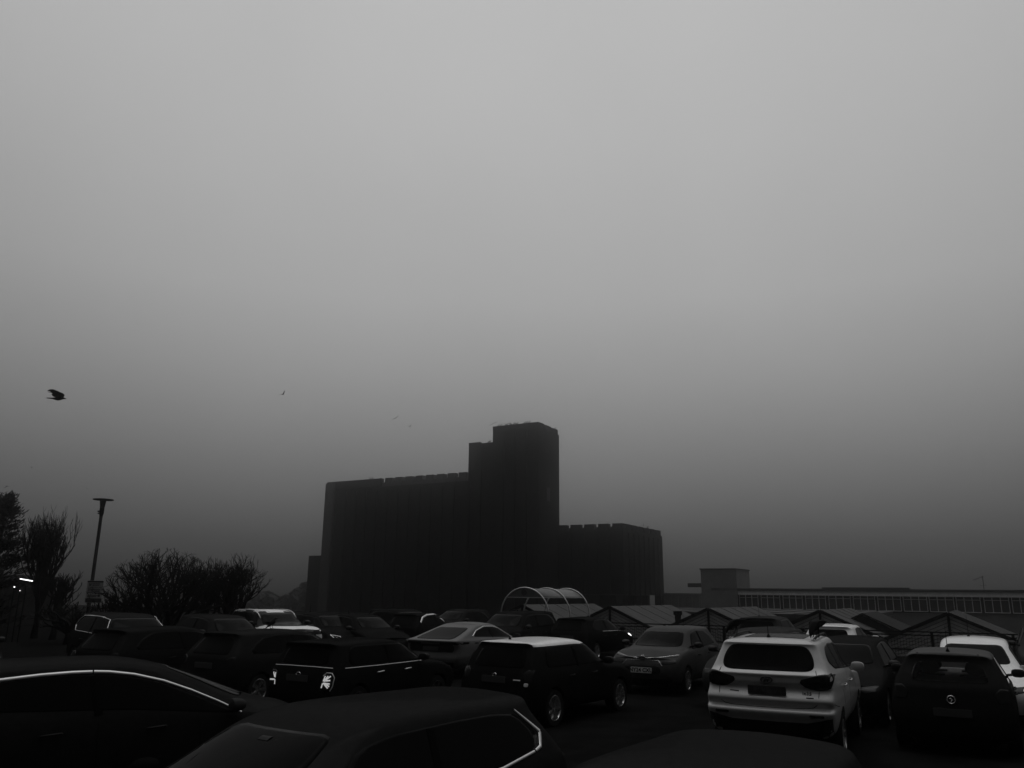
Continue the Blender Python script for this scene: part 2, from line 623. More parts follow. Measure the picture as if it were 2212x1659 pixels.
    def wheels(self, rim, spokes=5, which=(0, 1, 2, 3), y_in=0.015):
        P = self.P
        r, hw = P['wr'], P['W'] / 2
        n = 0
        for ax in (P['ax1'], P['ax2']):
            for s in (1, -1):
                if n in which:
                    yo = (hw - y_in) * s
                    yi = (hw - y_in - 0.21) * s
                    e = 0.03 * s
                    mb = MB()
                    mb.lathe([(r * .66, yi), (r * .95, yi), (r, yi + e), (r, yo - e), (r * .95, yo), (r * .70, yo), (r * .66, yo - e)], (ax - self.off, 0, r), 'y', 36)
                    w = mb.build('wheel', M['tyre'], self.root, smooth=False)
                    smooth_by_angle(w, 35)
                    rb = MB()
                    c = Vector((ax - self.off, yo - 0.035 * s, r))
                    rb.lathe([(r * .70, yo - 0.005 * s), (r * .67, yo - 0.002 * s), (r * .63, yo - 0.02 * s), (r * .62, yo - .1 * s), (0.001, yo - .1 * s)], (ax - self.off, 0, r), 'y', 36)
                    for k in range(spokes):
                        for dd in (-0.16, 0.16):
                            q = 2 * math.pi * k / spokes + dd
                            q2 = 2 * math.pi * k / spokes + dd * 0.4
                            a = c + Vector((math.cos(q2), 0, math.sin(q2))) * r * .1
                            b = c + Vector((math.cos(q), 0, math.sin(q))) * r * .655 + Vector((0, 0.018 * s, 0))
                            rb.bar(a, b, 0.035, 0.03, up=Vector((0, 1, 0)))
                    rb.lathe([(0.001, yo - .02 * s), (0.045, yo - .022 * s), (0.05, yo - .06 * s)], (ax - self.off, 0, r), 'y', 16)
                    ro = rb.build('rim', rim, w)
                    smooth_by_angle(ro, 35)
                n += 1

    def mirrors(self, material, x, z, y=None, back=True):
        hw = self.P['W'] / 2
        for s in (1, -1):
            yy = (hw - 0.02) * s
            mb = MB()
            c = Vector((x - self.off, yy + 0.10 * s, z))
            rings = []
            prof = [(-0.075, .55, .6), (-0.06, .92, .95), (-0.02, 1, 1), (0.05, .85, .85), (0.09, .5, .55), (0.105, .1, .1)]
            n = 14
            vs, fs = [], []
            for (dx, fy, fz) in prof:
                for k in range(n):
                    q = 2 * math.pi * k / n
                    cy, cz = math.cos(q), math.sin(q)
                    cy = math.copysign(abs(cy) ** .7, cy)
                    cz = math.copysign(abs(cz) ** .7, cz)
                    vs.append(c + Vector((dx, .105 * fy * cy, .07 * fz * cz)))
            for i in range(len(prof) - 1):
                for k in range(n): fs.append((i * n + k, i * n + (k + 1) % n, (i + 1) * n + (k + 1) % n, (i + 1) * n + k))
            fs.append(tuple(range(n)))
            fs.append(tuple((len(prof) - 1) * n + k for k in range(n)))
            mb.add(vs, fs)
            mb.bar(c + Vector((0.02, -0.08 * s, -0.03)), c + Vector((0.06, -0.20 * s, -0.05)), 0.04)
            mo = mb.build('door_mirror', material, self.root)
            smooth_by_angle(mo, 50)

    def handles(self, material, xs, z, sides=('right', 'left')):
        for s in sides:
            for x in xs:
                mb = MB()
                h, n = self.hit(x, z, s)
                h2, _ = self.hit(x + 0.2, z + 0.012, s)
                o = Vector((self.off, 0, 0))
                mb.tube([h - o - n * .005, h - o + n * .028 + Vector((.02, 0, 0)), (h + h2) / 2 - o + n * .034, h2 - o + n * .028 - Vector((.02, 0, 0)), h2 - o - n * .005], [.010, .012, .012, .012, .010], 8)
                mb.build('door_handle', material, self.root, smooth=True)

    def antenna(self, x, y, length=0.28, lean=-0.25, material=None):
        h, n = self.hit(x, y, 'top')
        mb = MB()
        p = h - Vector((self.off, 0, 0))
        mb.tube([p - Vector((0, 0, .01)), p + Vector((-.01, 0, .03)), p + Vector((-.02, 0, .05))], [.035, .022, .009], 10)
        q = p + Vector((-.02, 0, .045))
        mb.tube([q, q + Vector((lean * length, 0, length))], [.006, .0035], 6)
        mb.build('aerial', material or M['plastic'], self.root, smooth=True)

    def seams(self, lines, w=0.007):
        for pts, d in lines:
            mb = MB()
            self.strip(mb, pts, w, d, off=0.0015, seg=0.06)
            mb.build('panel_seam', M['gap'], self.root)

    def wiper(self, a, b, d='rear'):
        mb = MB()
        self.strip(mb, [a, b], 0.018, d, off=0.03)
        mb.build('wiper', M['plastic'], self.root)


def bmesh_clean(o):
    bm = bmesh.new()
    bm.from_mesh(o.data)
    bmesh.ops.remove_doubles(bm, verts=bm.verts, dist=1e-5)
    bmesh.ops.dissolve_degenerate(bm, edges=bm.edges, dist=1e-5)
    bmesh.ops.recalc_face_normals(bm, faces=bm.faces)
    bm.to_mesh(o.data)
    bm.free()


def rrect(x0, x1, z0, z1, r=0.06, n=4, top=1.0):
    """rounded rectangle; the top edge scaled by top about the middle"""
    cx = (x0 + x1) / 2
    out = []
    for (cxr, cz, a0) in ((x1 - r, z0 + r, -90), (x1 - r, z1 - r, 0), (x0 + r, z1 - r, 90), (x0 + r, z0 + r, 180)):
        for k in range(n + 1):
            a = R(a0 + 90 * k / n)
            x, z = cxr + r * math.cos(a), cz + r * math.sin(a)
            f = 1 + (top - 1) * (z - z0) / (z1 - z0)
            out.append((cx + (x - cx) * f, z))
    return out


def mirror_y(ol): return [(-a, b) for a, b in ol]


# body types ---------------------------------------------------------------
def T_hatch(L=4.0, W=1.74, H=1.47, **kw):
    k = (H - 0.0) / 1.47
    P = dict(L=L, W=W, H=H, ax1=0.72, ax2=L - 0.80, wr=0.305, cowl=L - 1.12, wtop=L - 1.82, zc=0.98 * k, zn=0.76 * k,
             lower=[(.19, .80, .20, .18), (.28, .94, .06, .06), (.48, 1.0, .0, .0), (.66, 1.0, .015, .02), (.80 * k, .99, .05, .05), (.93 * k, .955, .07, .13)],
             upper=[(1.00 * k, .92, .10), (1.20 * k, .81, .26), (1.36 * k, .715, .38), (1.415 * k, .675, .33)], roofz=1.36 * k,
             rw=[(-.56, 1.02 * k), (.56, 1.02 * k), (.47, 1.34 * k), (-.47, 1.34 * k)],
             ws=[(-.63, 1.04 * k), (.63, 1.04 * k), (.50, 1.36 * k), (-.50, 1.36 * k)],
             sw=[(.50, 1.03 * k), (L - 1.38, .97 * k), (L - 1.86, 1.31 * k), (L - 2.2, 1.365 * k), (1.5, 1.385 * k), (.98, 1.36 * k), (.62, 1.20 * k)],
             crown=.05, bow=.07)
    P.update(kw)
    return P


def T_suv(L=4.6, W=1.9, H=1.70, **kw):
    k = H / 1.70
    P = T_hatch(L, W, 1.47)
    P.update(H=H, wr=.36, ax1=.85, ax2=L - .92, cowl=L - 1.30, wtop=L - 1.95, zc=1.12 * k, zn=.98 * k,
             lower=[(.26, .80, .18, .16), (.36, .94, .06, .05), (.56, 1.0, .0, .0), (.78, 1.0, .02, .0), (.95 * k, .995, .04, .02), (1.08 * k, .965, .06, .08)],
             upper=[(1.14 * k, .94, .09), (1.36 * k, .84, .20), (1.55 * k, .755, .30), (1.625 * k, .71, .24)], roofz=1.56 * k,
             rw=[(-.60, 1.17 * k), (.60, 1.17 * k), (.52, 1.53 * k), (-.52, 1.53 * k)],
             ws=[(-.70, 1.19 * k), (.70, 1.19 * k), (.58, 1.55 * k), (-.58, 1.55 * k)],
             sw=[(.42, 1.18 * k), (L - 1.55, 1.12 * k), (L - 1.98, 1.50 * k), (L - 2.3, 1.56 * k), (1.4, 1.58 * k), (.75, 1.55 * k), (.48, 1.40 * k)])
    P.update(kw)
    return P


def std_details(c, P, rim=None, chrome=None, glass=None, tail=True, head=True, plates=True, handle_mat=None, which=(0, 1, 2, 3), mirror_mat=None, win_trim=None, front_emblem=True):
    g = glass or M['glass']
    c.patch('rear_window', soft(P['rw']), 'rear', g)
    c.patch('windscreen', soft(P['ws']), 'front', g)
    for s in ('right', 'left'):
        c.patch('side_window', soft(P['sw'], 1), s, g, off=.003)
    k = P['H'] / 1.47 if P['H'] < 1.6 else P['H'] / 1.62
    if tail:
        for s in (1, -1):
            ol = P.get('tl') or [(.77, .78 * k), (.76, .97 * k), (.66, .98 * k), (.58, .90 * k), (.62, .78 * k)]
            hw = P['W'] / 2 / .87
            c.patch('tail_light', [(s * a * hw, b) for a, b in ol], 'rear', M['lamp'], off=.008)
    if head:
        zn = P['zn']
        for s in (1, -1):
            hw = P['W'] / 2 / .87
            ol = [(.78, zn - .03), (.75, zn - .12), (.56, zn - .16), (.46, zn - .10), (.52, zn - .05)]
            c.patch('headlight', [(s * a * hw, b) for a, b in ol], 'front', M['lampglass'], off=.008)
        c.patch('grille', rrect(-.42, .42, zn - .24, zn - .12, .04), 'front', M['plastic'], off=.006)
        c.patch('lower_grille', rrect(-.55, .55, .26, .44, .05), 'front', M['plastic'], off=.006)
    if plates:
        c.plate(P.get('plate_z') or (.80 * k if P['H'] < 1.6 else .86), 'rear')
        c.plate(.52, 'front', material=M['plate_shade'])
    c.wheels(rim or M['alloy'], which=which)
    c.mirrors(mirror_mat or M['plastic'], P['cowl'] - .28, P['zc'] + .06)
    if P.get('handle', True):
        L = P['L']
        z = P['lower'][-2][0] + .02
        c.handles(handle_mat or M['plastic'], (L * .30, L * .52), z)
    L = P['L']
    k2 = P['lower'][-1][0]
    sl = []
    for s in ('right', 'left'):
        sl.append(([(L * .63, .30), (L * .645, .7), (L * .635, k2 - .02)], s))
        sl.append(([(L * .42, .30), (L * .415, k2 - .02)], s))
    c.seams(sl)
    for s in ('right', 'left'):                       # pillars over the side glass
        mb = MB()
        zt = max(b for a, b in P['sw'])
        c.strip(mb, [(L * .415, k2 + .05), (L * .40, zt - .02)], .075, s, off=.011)
        mb.build('door_pillar', M['gap'], c.root)


def soft(ol, it=2):
    """round the corners of an outline a little (corner cutting)"""
    for _ in range(it):
        out = []
        n = len(ol)
        for i in range(n):
            a, b = ol[i], ol[(i + 1) % n]
            d = math.dist(a, b)
            f = min(.25, .05 / max(d, 1e-6)) if it > 1 else min(.25, .06 / max(d, 1e-6))
            out.append((a[0] + (b[0] - a[0]) * f, a[1] + (b[1] - a[1]) * f))
            out.append((b[0] + (a[0] - b[0]) * f, b[1] + (a[1] - b[1]) * f))
        ol = out
    return ol


def ring_emblem(c, y, z, rx, rz, d, material, bar=None, tube=.008):
    h, n = c.hit(y, z, d)
    X = Vector((0, -1, 0)) if d == 'rear' else Vector((0, 1, 0))
    X = (X - n * X.dot(n)).normalized()
    Y = n.cross(X)
    o = h + n * .012 - Vector((c.off, 0, 0))
    mb = MB()
    pts = [o + X * (rx * math.cos(q)) + Y * (rz * math.sin(q)) for q in [2 * math.pi * i / 28 for i in range(29)]]
    mb.tube(pts, tube, 6, cap=False)
    for seg in bar or []:
        mb.tube([o + X * (a * rx) + Y * (b * rz) for a, b in seg], tube * .9, 6)
    return mb.build('emblem', material, c.root, smooth=True)


def car_root(x, y, az, label, cat='car', group=None, name='parked_car'):
    return empty(name, (x, y, 0), R(90 - az), label, cat, group)
# ------------------------------------------------------------------ the parked cars
GROUP = 'cars parked in the rows'


def stroot(s, t, az, label):
    p = st(s, t)
    return car_root(p.x, p.y, az, label, 'car', GROUP)


# pale compact SUV, seen from behind -------------------------------------------------
P = T_suv(4.41, 1.82, 1.70, cowl=3.12, wtop=2.48, zc=1.10, zn=.94, wr=.345, ax1=.84, ax2=3.48,
          lower=[(.33, .80, .20, .16), (.42, .93, .08, .06), (.58, .985, .07, .0), (.725, 1.0, -.055, .0), (.76, 1.0, .05, .01), (.80, 1.0, .055, .02), (.872, 1.0, -.015, .03), (.94, .99, .06, .03), (1.0, .985, .115, .04), (1.045, .98, .105, .05), (1.09, .97, .06, .08)],
          upper=[(1.17, .945, .065), (1.212, .925, .03), (1.25, .905, .13), (1.42, .83, .235), (1.585, .765, .335), (1.62, .735, .285), (1.65, .69, .42)],
          roofz=9, crown=.03, bow=.085, sillz=.34, sub=3, endw=.945,
          rw=[(-.56, 1.252), (.56, 1.252), (.645, 1.30), (.625, 1.45), (.53, 1.592), (-.53, 1.592), (-.625, 1.45), (-.645, 1.30)],
          ws=[(-.66, 1.16), (.66, 1.16), (.54, 1.55), (-.54, 1.55)],
          sw=[(.60, 1.36), (.95, 1.25), (2.6, 1.16), (2.98, 1.13), (2.5, 1.47), (2.15, 1.565), (1.35, 1.59), (.88, 1.55), (.66, 1.46)],
          tl=[(.42, 1.135), (.60, 1.195), (.74, 1.225), (.862, 1.23), (.862, 1.10), (.83, 1.03), (.68, 1.005), (.53, 1.035)])
P['tl'] = [(a / (P['W'] / 2 / .87), b) for a, b in P['tl']]
r = car_root(4.68, 14.2, 27, 'white compact SUV seen from behind with two crows on its roof bars', 'car', GROUP)
c = Car(P, r, M['white_suv'])
c.patch('rear_window', soft(P['rw']), 'rear', M['glass'], off=.006)
c.patch('windscreen', soft(P['ws']), 'front', M['glass'])
for s in ('right', 'left'): c.patch('side_window', soft(P['sw'], 1), s, M['glass'], off=.006)
for s in ('right', 'left'):
    for q in ([(1.42, 1.24), (1.30, 1.57)], [(2.02, 1.20), (1.95, 1.57)]):
        mb = MB()
        c.strip(mb, q, .06, s, off=.012)
        mb.build('door_pillar', M['plastic'], r)
for s in (1, -1):
    c.patch('tail_light', soft([(a * s * (P['W'] / 2 / .87), b) for a, b in P['tl']], 1), 'rear', M['lamp'], off=.012)
    c.patch('headlight', [(s * .86, .90), (s * .80, .78), (s * .55, .74), (s * .50, .80)], 'front', M['lampglass'], off=.008)
c.patch('grille', rrect(-.42, .42, .60, .76, .04), 'front', M['plastic'])
c.patch('lower_bumper', [(-.82, .34), (-.56, .34), (.56, .34), (.82, .34), (.84, .66), (.74, .64), (.60, .595), (.50, .585), (-.50, .585), (-.60, .595), (-.74, .64), (-.84, .66)], 'rear', M['plastic'], off=.01)
po, px_ = c.plate(.99, 'rear', 'EU63 YZB', w=.525, h=.125, material=M['plate_ink2'] if 'plate_ink2' in M else M['plate_shade'])
c.plate(.48, 'front', material=M['plate_shade'])
ring_emblem(c, 0, 1.135, .078, .042, 'rear', M['darkrim'], bar=[[(-.45, -.62), (-.15, .62)], [(.15, -.62), (.45, .62)], [(-.32, -.15), (.32, .15)]], tube=.0085)
c.badge('ix35', -.53, .965, .075, M['plastic'])
for q in ([(.40, .955), (.53, .96)], [(-.52, .915), (-.62, .915)]):
    mb = MB()
    c.strip(mb, q, .015, 'rear', off=.006)
    mb.build('trim_badge', M['plastic'], r)
sl = []
for s in (1, -1):
    sl.append(([(.66 * s, 1.27), (.675 * s, 1.215)], 'rear'))
    sl.append(([(.69 * s, 1.005), (.685 * s, .92), (.66 * s, .83), (.61 * s, .79), (.52 * s, .775), (.2 * s, .768), (0, .767)], 'rear'))
    sd = 'right' if s < 0 else 'left'
    sl.append(([(1.15, .95), (1.22, .75), (1.25, .40)], sd))
    sl.append(([(2.05, .36), (2.06, .75), (2.04, 1.14)], sd))
    sl.append(([(3.02, .36), (3.05, .8), (2.98, 1.05)], sd))
    sl.append(([(.10, .84), (.30, .80), (.48, .78)], sd))
c.seams(sl, .009)
c.handles(M['white_suv'], (1.28, 2.18), .99)
c.wheels(M['alloy'])
c.mirrors(M['white_suv'], 2.78, 1.17)
c.antenna(.72, .06, .20, -.28)
mb = MB()                                               # panoramic glass roof
c.patch('roof_glass', rrect(.74, 2.5, -.44, .44, .08), 'top', M['glass'], off=.004)
for s in (1, -1):
    mb = MB()
    pts = []
    for i in range(13):
        x = .55 + 1.85 * i / 12
        h, n = c.hit(x, .60 * s, 'top')
        lift = .045 * min(1, 4 * min(i, 12 - i) / 12 + .1)
        pts.append(h - Vector((c.off, 0, 0)) + Vector((0, 0, lift)))
    mb.tube(pts, [.018] * 13, 8)
    rb = mb.build('roof_bar', M['plastic'], r, smooth=True)
    f = MB()
    a = pts[0]
    f.box(a.x - .02, a.x + .12, a.y - .02, a.y + .02, a.z - .03, a.z + .018)
    f.build('bar_foot', M['satin'], rb)
c.patch('reflector', rrect(.55, .74, .67, .70, .012), 'rear', M['lamp'], off=.016)
c.patch('reflector', rrect(-.74, -.55, .67, .70, .012), 'rear', M['lamp'], off=.016)
suv_car = c

# small black hatchback with flag-pattern tail lights ------------------------------------
def T_retro(**kw):
    P = T_hatch(3.86, 1.73, 1.41, cowl=2.80, wtop=2.22, zc=.97, zn=.80, wr=.31, ax1=.66, ax2=3.16,
                lower=[(.20, .80, .16, .16), (.30, .94, .05, .06), (.46, .99, .0, .0), (.64, 1.0, .01, .0), (.80, .985, .04, .03), (.92, .95, .08, .10)],
                upper=[(.97, .92, .11), (1.14, .85, .18), (1.30, .785, .26), (1.35, .745, .19)], roofz=1.30, crown=.045, bow=.085,
                rw=[(-.57, 1.0), (.57, 1.0), (.50, 1.27), (-.50, 1.27)], ws=[(-.64, 1.01), (.64, 1.01), (.54, 1.30), (-.54, 1.30)],
                sw=[(.42, .99), (2.62, .97), (2.28, 1.25), (2.1, 1.30), (.75, 1.31), (.50, 1.28)])
    P.update(kw)
    return P


P = T_retro()
r = car_root(-2.82, 17.2, 30, 'small black hatchback whose tail lights show a bright flag pattern', 'car', GROUP)
c = Car(P, r, M['black'])
std_details(c, P, rim=M['darkrim'], tail=False, handle_mat=M['satin'])
mb = MB()
for s in ('right', 'left'): c.strip(mb, [(.30, .945), (1.2, .94), (2.75, .945)], .013, s, off=.008)
c.strip(mb, [(-.70, .955), (-.3, .965), (.3, .965), (.70, .955)], .012, 'rear', off=.006)
mb.build('waist_trim', M['satin'], r)
for s in (1, -1):
    ol = [(.53, .58), (.74, .58), (.775, .66), (.775, .80), (.72, .87), (.62, .875), (.56, .82)]
    tl = c.patch('tail_light', [(a * s, b) for a, b in ol], 'rear', M['lamp'], off=.012)
    if s < 0:
        mb = MB()
        c.strip(mb, [(a * s, b) for a, b in ol[1:]], .016, 'rear', off=.02)
        mb.build('lamp_surround', M['satin'], tl, smooth=True)
    mb = MB()
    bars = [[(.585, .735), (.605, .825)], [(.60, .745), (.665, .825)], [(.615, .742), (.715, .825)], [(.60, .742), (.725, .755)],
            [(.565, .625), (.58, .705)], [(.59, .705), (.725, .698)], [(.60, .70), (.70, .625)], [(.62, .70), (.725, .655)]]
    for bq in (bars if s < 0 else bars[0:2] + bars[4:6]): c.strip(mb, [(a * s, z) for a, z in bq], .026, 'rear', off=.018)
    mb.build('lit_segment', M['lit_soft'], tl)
ring_emblem(c, 0, .83, .045, .03, 'rear', M['chrome'], tube=.005)

# black hatchback with a white roof -------------------------------------------------------
P = T_retro(L=3.84, H=1.47, roofz=1.355, sub=3, upper=[(.97, .92, .11), (1.16, .85, .20), (1.345, .765, .33), (1.405, .715, .28)], rw=[(-.57, 1.0), (.57, 1.0), (.49, 1.31), (-.49, 1.31)], ws=[(-.64, 1.01), (.64, 1.01), (.52, 1.34), (-.52, 1.34)], sw=[(.48, 1.0), (2.62, .98), (2.28, 1.28), (2.1, 1.335), (.80, 1.345), (.58, 1.30)])
r = car_root(.86, 16.95, 35, 'black hatchback with a wet white roof and a short aerial', 'car', GROUP)
c = Car(P, r, M['black'], M['white_wet'])
std_details(c, P, rim=M['alloy'], handle_mat=M['plastic'])
c.antenna(.62, .12, .16, -.4)
ring_emblem(c, 0, .86, .035, .035, 'rear', M['chrome'], tube=.006)
c.patch('lamp_reflector', rrect(-.70, -.62, .70, .76, .02), 'rear', M['plate'], off=.016)
mb = MB()
c.strip(mb, [(-.40, .80), (-.54, .80)], .02, 'rear', off=.008)
mb.build('trim_badge', M['satin'], r)

# near cars in the first row ---------------------------------------------------------------
P = T_hatch(4.5, 1.80, 1.54, sw=[(.45, 1.12), (2.2, 1.05), (3.30, .945), (3.0, 1.09), (2.45, 1.315), (1.98, 1.395), (1.5, 1.41), (1.0, 1.385), (.62, 1.28)], cowl=3.52, wtop=2.55, zc=.99, roofz=9, sub=3)
r = car_root(-4.40, 9.88, 55, 'nearest dark car at the left edge with a bright curved strip along its windows', 'car', GROUP)
c = Car(P, r, M['dark'])
std_details(c, P, mirror_mat=M['grey'])
for s in ('right',):
    top = [(.45, 1.27), (.65, 1.33), (.95, 1.385), (1.3, 1.415), (1.6, 1.428), (1.785, 1.428)]
    top2 = [(1.80, 1.428), (1.95, 1.42), (2.2, 1.385), (2.5, 1.31), (2.8, 1.20), (3.1, 1.07), (3.34, .95)]
    mb = MB()
    c.strip(mb, top, .034, s, off=.012)
    c.strip(mb, top2, .034, s, off=.012, taper=.018)
    mb.build('window_trim', M['satin'], r, smooth=True)
c.antenna(.6, 0, .1, -.6)

P = T_hatch(4.3, 1.88, 1.465, cowl=3.12, wtop=2.43, roofz=9, sub=3, rearup=0,
            sw=[(.44, 1.15), (.52, 1.05), (1.05, 1.0), (2.9, .955), (2.42, 1.285), (2.1, 1.335), (1.4, 1.35), (.90, 1.345), (.60, 1.315)])
r = car_root(-1.375, 6.30, 215, 'nearest black car in the foreground facing the camera with its windscreen below', 'car', GROUP)
c = Car(P, r, M['dark'])
std_details(c, P, mirror_mat=M['gap'])
for s in ('right', 'left'):
    mb = MB()
    c.strip(mb, [(.64, 1.35), (.40, 1.165)], .014, s, off=.010, taper=.035)
    c.strip(mb, [(.40, 1.165), (.47, 1.065), (.56, 1.045)], .034, s, off=.010, taper=.024)
    c.strip(mb, [(.58, 1.042), (1.05, .99), (1.6, .975)], .022, s, off=.010)
    mb.build('window_trim', M['satin'], r, smooth=True)
mb = MB()                                               # interior mirror behind the glass is seen as a small pale lens on the screen
c.strip(mb, [(-.05, 1.31), (.05, 1.31)], .05, 'front', off=.012)
mb.build('sensor_pod', M['plastic'], r)

P = T_hatch(4.0, 1.76, 1.44, roofz=9, sub=3)
r = car_root(.75, 4.25, 212, 'black car at the bottom edge right of centre with only its roof in view', 'car', GROUP)
c = Car(P, r, M['dark'])
std_details(c, P)

# dark hatchback at the right with a see-through cabin ----------------------------------------
P = T_hatch(3.98, 1.74, 1.47, roofz=1.375, sub=3, rw=[(-.54, 1.04), (.54, 1.04), (.46, 1.33), (-.46, 1.33)])
P['plate_z'] = .62
P['tunnel'] = soft([(-.53, 1.05), (.53, 1.05), (.45, 1.32), (-.45, 1.32)])
r = stroot(16.6, -.72, 30, 'dark hatchback at the right edge with clear rear glass and headrests inside')
c = Car(P, r, M['dark'], M['midgrey'])  # roof painted greyer to carry the sky's reflection in its colour
std_details(c, P, glass=M['clear'])
for o in list(r.children):
    if o.name.startswith('side_window'): o.data.materials[0] = M['glass']
for y in (.33, -.33):
    for x in (1.25, 2.15):
        mb = MB()
        for i in range(1): pass
        mb.lathe([(.001, -.05), (.10, -.045), (.125, -.02), (.125, .02), (.10, .045), (.001, .05)], (0, 0, 0), 'y', 16)
        for v in mb.v:
            v.x, v.y, v.z = v.y + x - c.off, v.x * 1.15 + y, v.z * .95 + 1.17
        sb = MB()
        sb.box(x - .06 - c.off, x + .06 - c.off, y - .22, y + .22, .8, 1.08)
        seat = sb.build('seat', M['plastic'], r)
        mb.build('headrest', M['plastic'], seat, smooth=True)
mb = MB()
h, n = c.hit(0, 1.30, 'front')
mb.box(h.x - c.off - .20, h.x - c.off - .17, -.12, .12, 1.20, 1.265)
mb.build('rear_view_mirror', M['plastic'], r)
mb = MB()
c.strip(mb, [(.42, 1.435), (.42, 1.40)], .03, 'rear', off=.012)
c.strip(mb, [(-.42, 1.435), (-.42, 1.40)], .03, 'rear', off=.012)
mb.build('spoiler_cap', M['plastic'], r)
c.antenna(.62, 0, .35, -.02)
ring_emblem(c, 0, .80, .055, .055, 'rear', M['chrome'], bar=[[(-.5, .1), (-.1, .35), (.2, .0), (.6, -.2)], [(-.2, -.5), (.2, -.25)]], tube=.007)

# grey hatchback facing the camera, chevrons on the nose ----------------------------------------
P = T_hatch(4.0, 1.75, 1.49, roofz=9, sub=3, zn=.86, zc=1.03, bow=.10)
r = stroot(21.2, -7.45, 209, 'grey hatchback facing the camera with chrome chevrons on its nose and plate NY24 CXU')
c = Car(P, r, M['midgrey'])
std_details(c, P, head=False, plates=False, tail=True)
c.plate(.80, 'rear')
c.plate(.56, 'front', 'NY24 CXU', w=.52, h=.125, material=M['plate'], push=.01)
c.patch('lower_grille', soft([(-.40, .47), (.40, .47), (.46, .56), (.42, .67), (-.42, .67), (-.46, .56)], 1), 'front', M['plastic'], off=.006)
c.patch('bumper_insert', rrect(-.74, .74, .22, .38, .05), 'front', M['plastic'], off=.008)
for s in (1, -1):
    c.patch('headlight', [(s * .46, .77), (s * .78, .80), (s * .79, .72), (s * .50, .70)], 'front', M['lamp'], off=.008)
    c.patch('daylight_lamp', [(s * .40, .855), (s * .76, .905), (s * .77, .865), (s * .42, .825)], 'front', M['lamp'], off=.009)
    c.patch('fog_lamp', rrect(s * .66 - .04, s * .66 + .04, .40, .46, .03), 'front', M['lampglass'], off=.012)
mb = MB()
c.strip(mb, [(-.78, .90), (-.40, .845), (-.09, .835), (0, .885), (.09, .835), (.40, .845), (.78, .90)], .008, 'front', off=.012)
c.strip(mb, [(-.50, .66), (-.40, .775), (-.09, .785), (0, .83), (.09, .785), (.40, .775), (.50, .66)], .008, 'front', off=.012)
mb.build('chevron_trim', M['chrome'], r, smooth=True)
mb = MB()
for y in (.32, -.32):
    h, n = c.hit(3.02, y, 'top')
    mb.lathe([(.001, .012), (.014, .010), (.018, -.01)], h - Vector((c.off, 0, 0)), 'z', 10)
mb.build('washer_jet', M['plastic'], r)
c.antenna(.7, 0, .24, -.05)

# silver fastback seen from behind ------------------------------------------------------------
P = T_hatch(4.75, 1.88, 1.44, roofz=9, sub=3, cowl=3.35, wtop=2.55, ax1=.95, ax2=3.85, wr=.34, zc=.98, zn=.74,
            lower=[(.22, .80, .16, .18), (.34, .95, .04, .06), (.52, 1.0, .0, .0), (.60, 1.0, .03, .01), (.76, .99, .09, .03), (.90, .97, .05, .08), (.985, .94, -.01, .14)],
            upper=[(1.01, .91, .03), (1.06, .86, .30), (1.20, .78, .80), (1.33, .69, 1.25), (1.385, .65, 1.50)],
            rw=[(-.64, 1.03), (.64, 1.03), (.52, 1.31), (-.52, 1.31)],
            sw=[(.95, 1.08), (3.05, 1.0), (2.55, 1.25), (2.2, 1.31), (1.7, 1.32), (1.2, 1.22)], tl=[(.84, .90), (.84, .97), (.30, .95), (.30, .90)], crown=.05)
r = stroot(21.75, -13.7, 30, 'silver sloping hatchback seen from behind with a bright line over its side windows')
c = Car(P, r, M['silver'])
std_details(c, P)
c.patch('tailgate_panel', soft([(-.74, .70), (.74, .70), (.76, .90), (-.76, .90)], 1), 'rear', M['lamp'], off=.006)
c.patch('lower_bumper', rrect(-.8, .8, .24, .44, .05), 'rear', M['plastic'], off=.006)
for s in ('right', 'left'):
    mb = MB()
    c.strip(mb, [(.92, 1.10), (1.2, 1.235), (1.7, 1.34), (2.2, 1.33), (2.55, 1.27), (3.0, 1.06)], .022, s, off=.01)
    mb.build('window_trim', M['chrome'], r, smooth=True)

# the rest of the rows: (kind, s, t, heading, paint, label, options) --------------------------------
plain = [
    ('suv', dict(L=4.4, W=1.84, H=1.70), 26.0, -14.9, 210, 'black', 'black people carrier facing the camera in front of the arched shelter'),
    ('hatch', dict(L=4.2, H=1.57), 19.9, -4.75, 210, 'grey', 'dark grey car just behind the left shoulder of the white SUV'),
    ('hatch', dict(L=4.2, H=1.47), 18.7, -2.75, 210, 'dark', 'dark car just behind the right shoulder of the white SUV'),
    ('hatch', dict(L=4.1, H=1.49), 20.0, -.45, 210, 'white', 'white car facing the camera behind the dark hatchback at the right edge'),
    ('suv', dict(L=4.3, W=1.8, H=1.62), 31.0, -7.05, 30, 'grey', 'dark SUV parked against the railing behind the crows'),
    ('hatch', dict(L=4.3, H=1.47), 28.6, -4.35, 30, 'white', 'white car near the railing with its right door mirror showing'),
    ('hatch', dict(L=4.3, H=1.47), 29.3, -13.3, 30, 'black', 'black car with a bright lit headlamp right of the people carrier'),
    ('hatch', dict(L=3.6, H=1.50), 27.8, -19.9, 30, 'black', 'small black car with a pale arch over its window left of the shelter'),
    ('hatch', dict(L=4.1, H=1.56), 32.6, -21.6, 210, 'dark', 'dark car with a sloping windscreen just left of the arched shelter'),
    ('suv', dict(L=4.4, W=1.82, H=1.62), 27.2, 1.3, 210, 'grey', 'dark grey car at the far right edge beyond the white car'),
    ('hatch', dict(L=4.4, H=1.45), 14.3, -14.2, 30, 'dark', 'dark car with a faintly shining roof left of the flag light hatchback'),
    ('hatch', dict(L=4.3, H=1.46), 13.5, -16.9, 30, 'black', 'black car behind the nearest left car below the bare bush'),
]
BT = {'hatch': T_hatch, 'suv': T_suv}
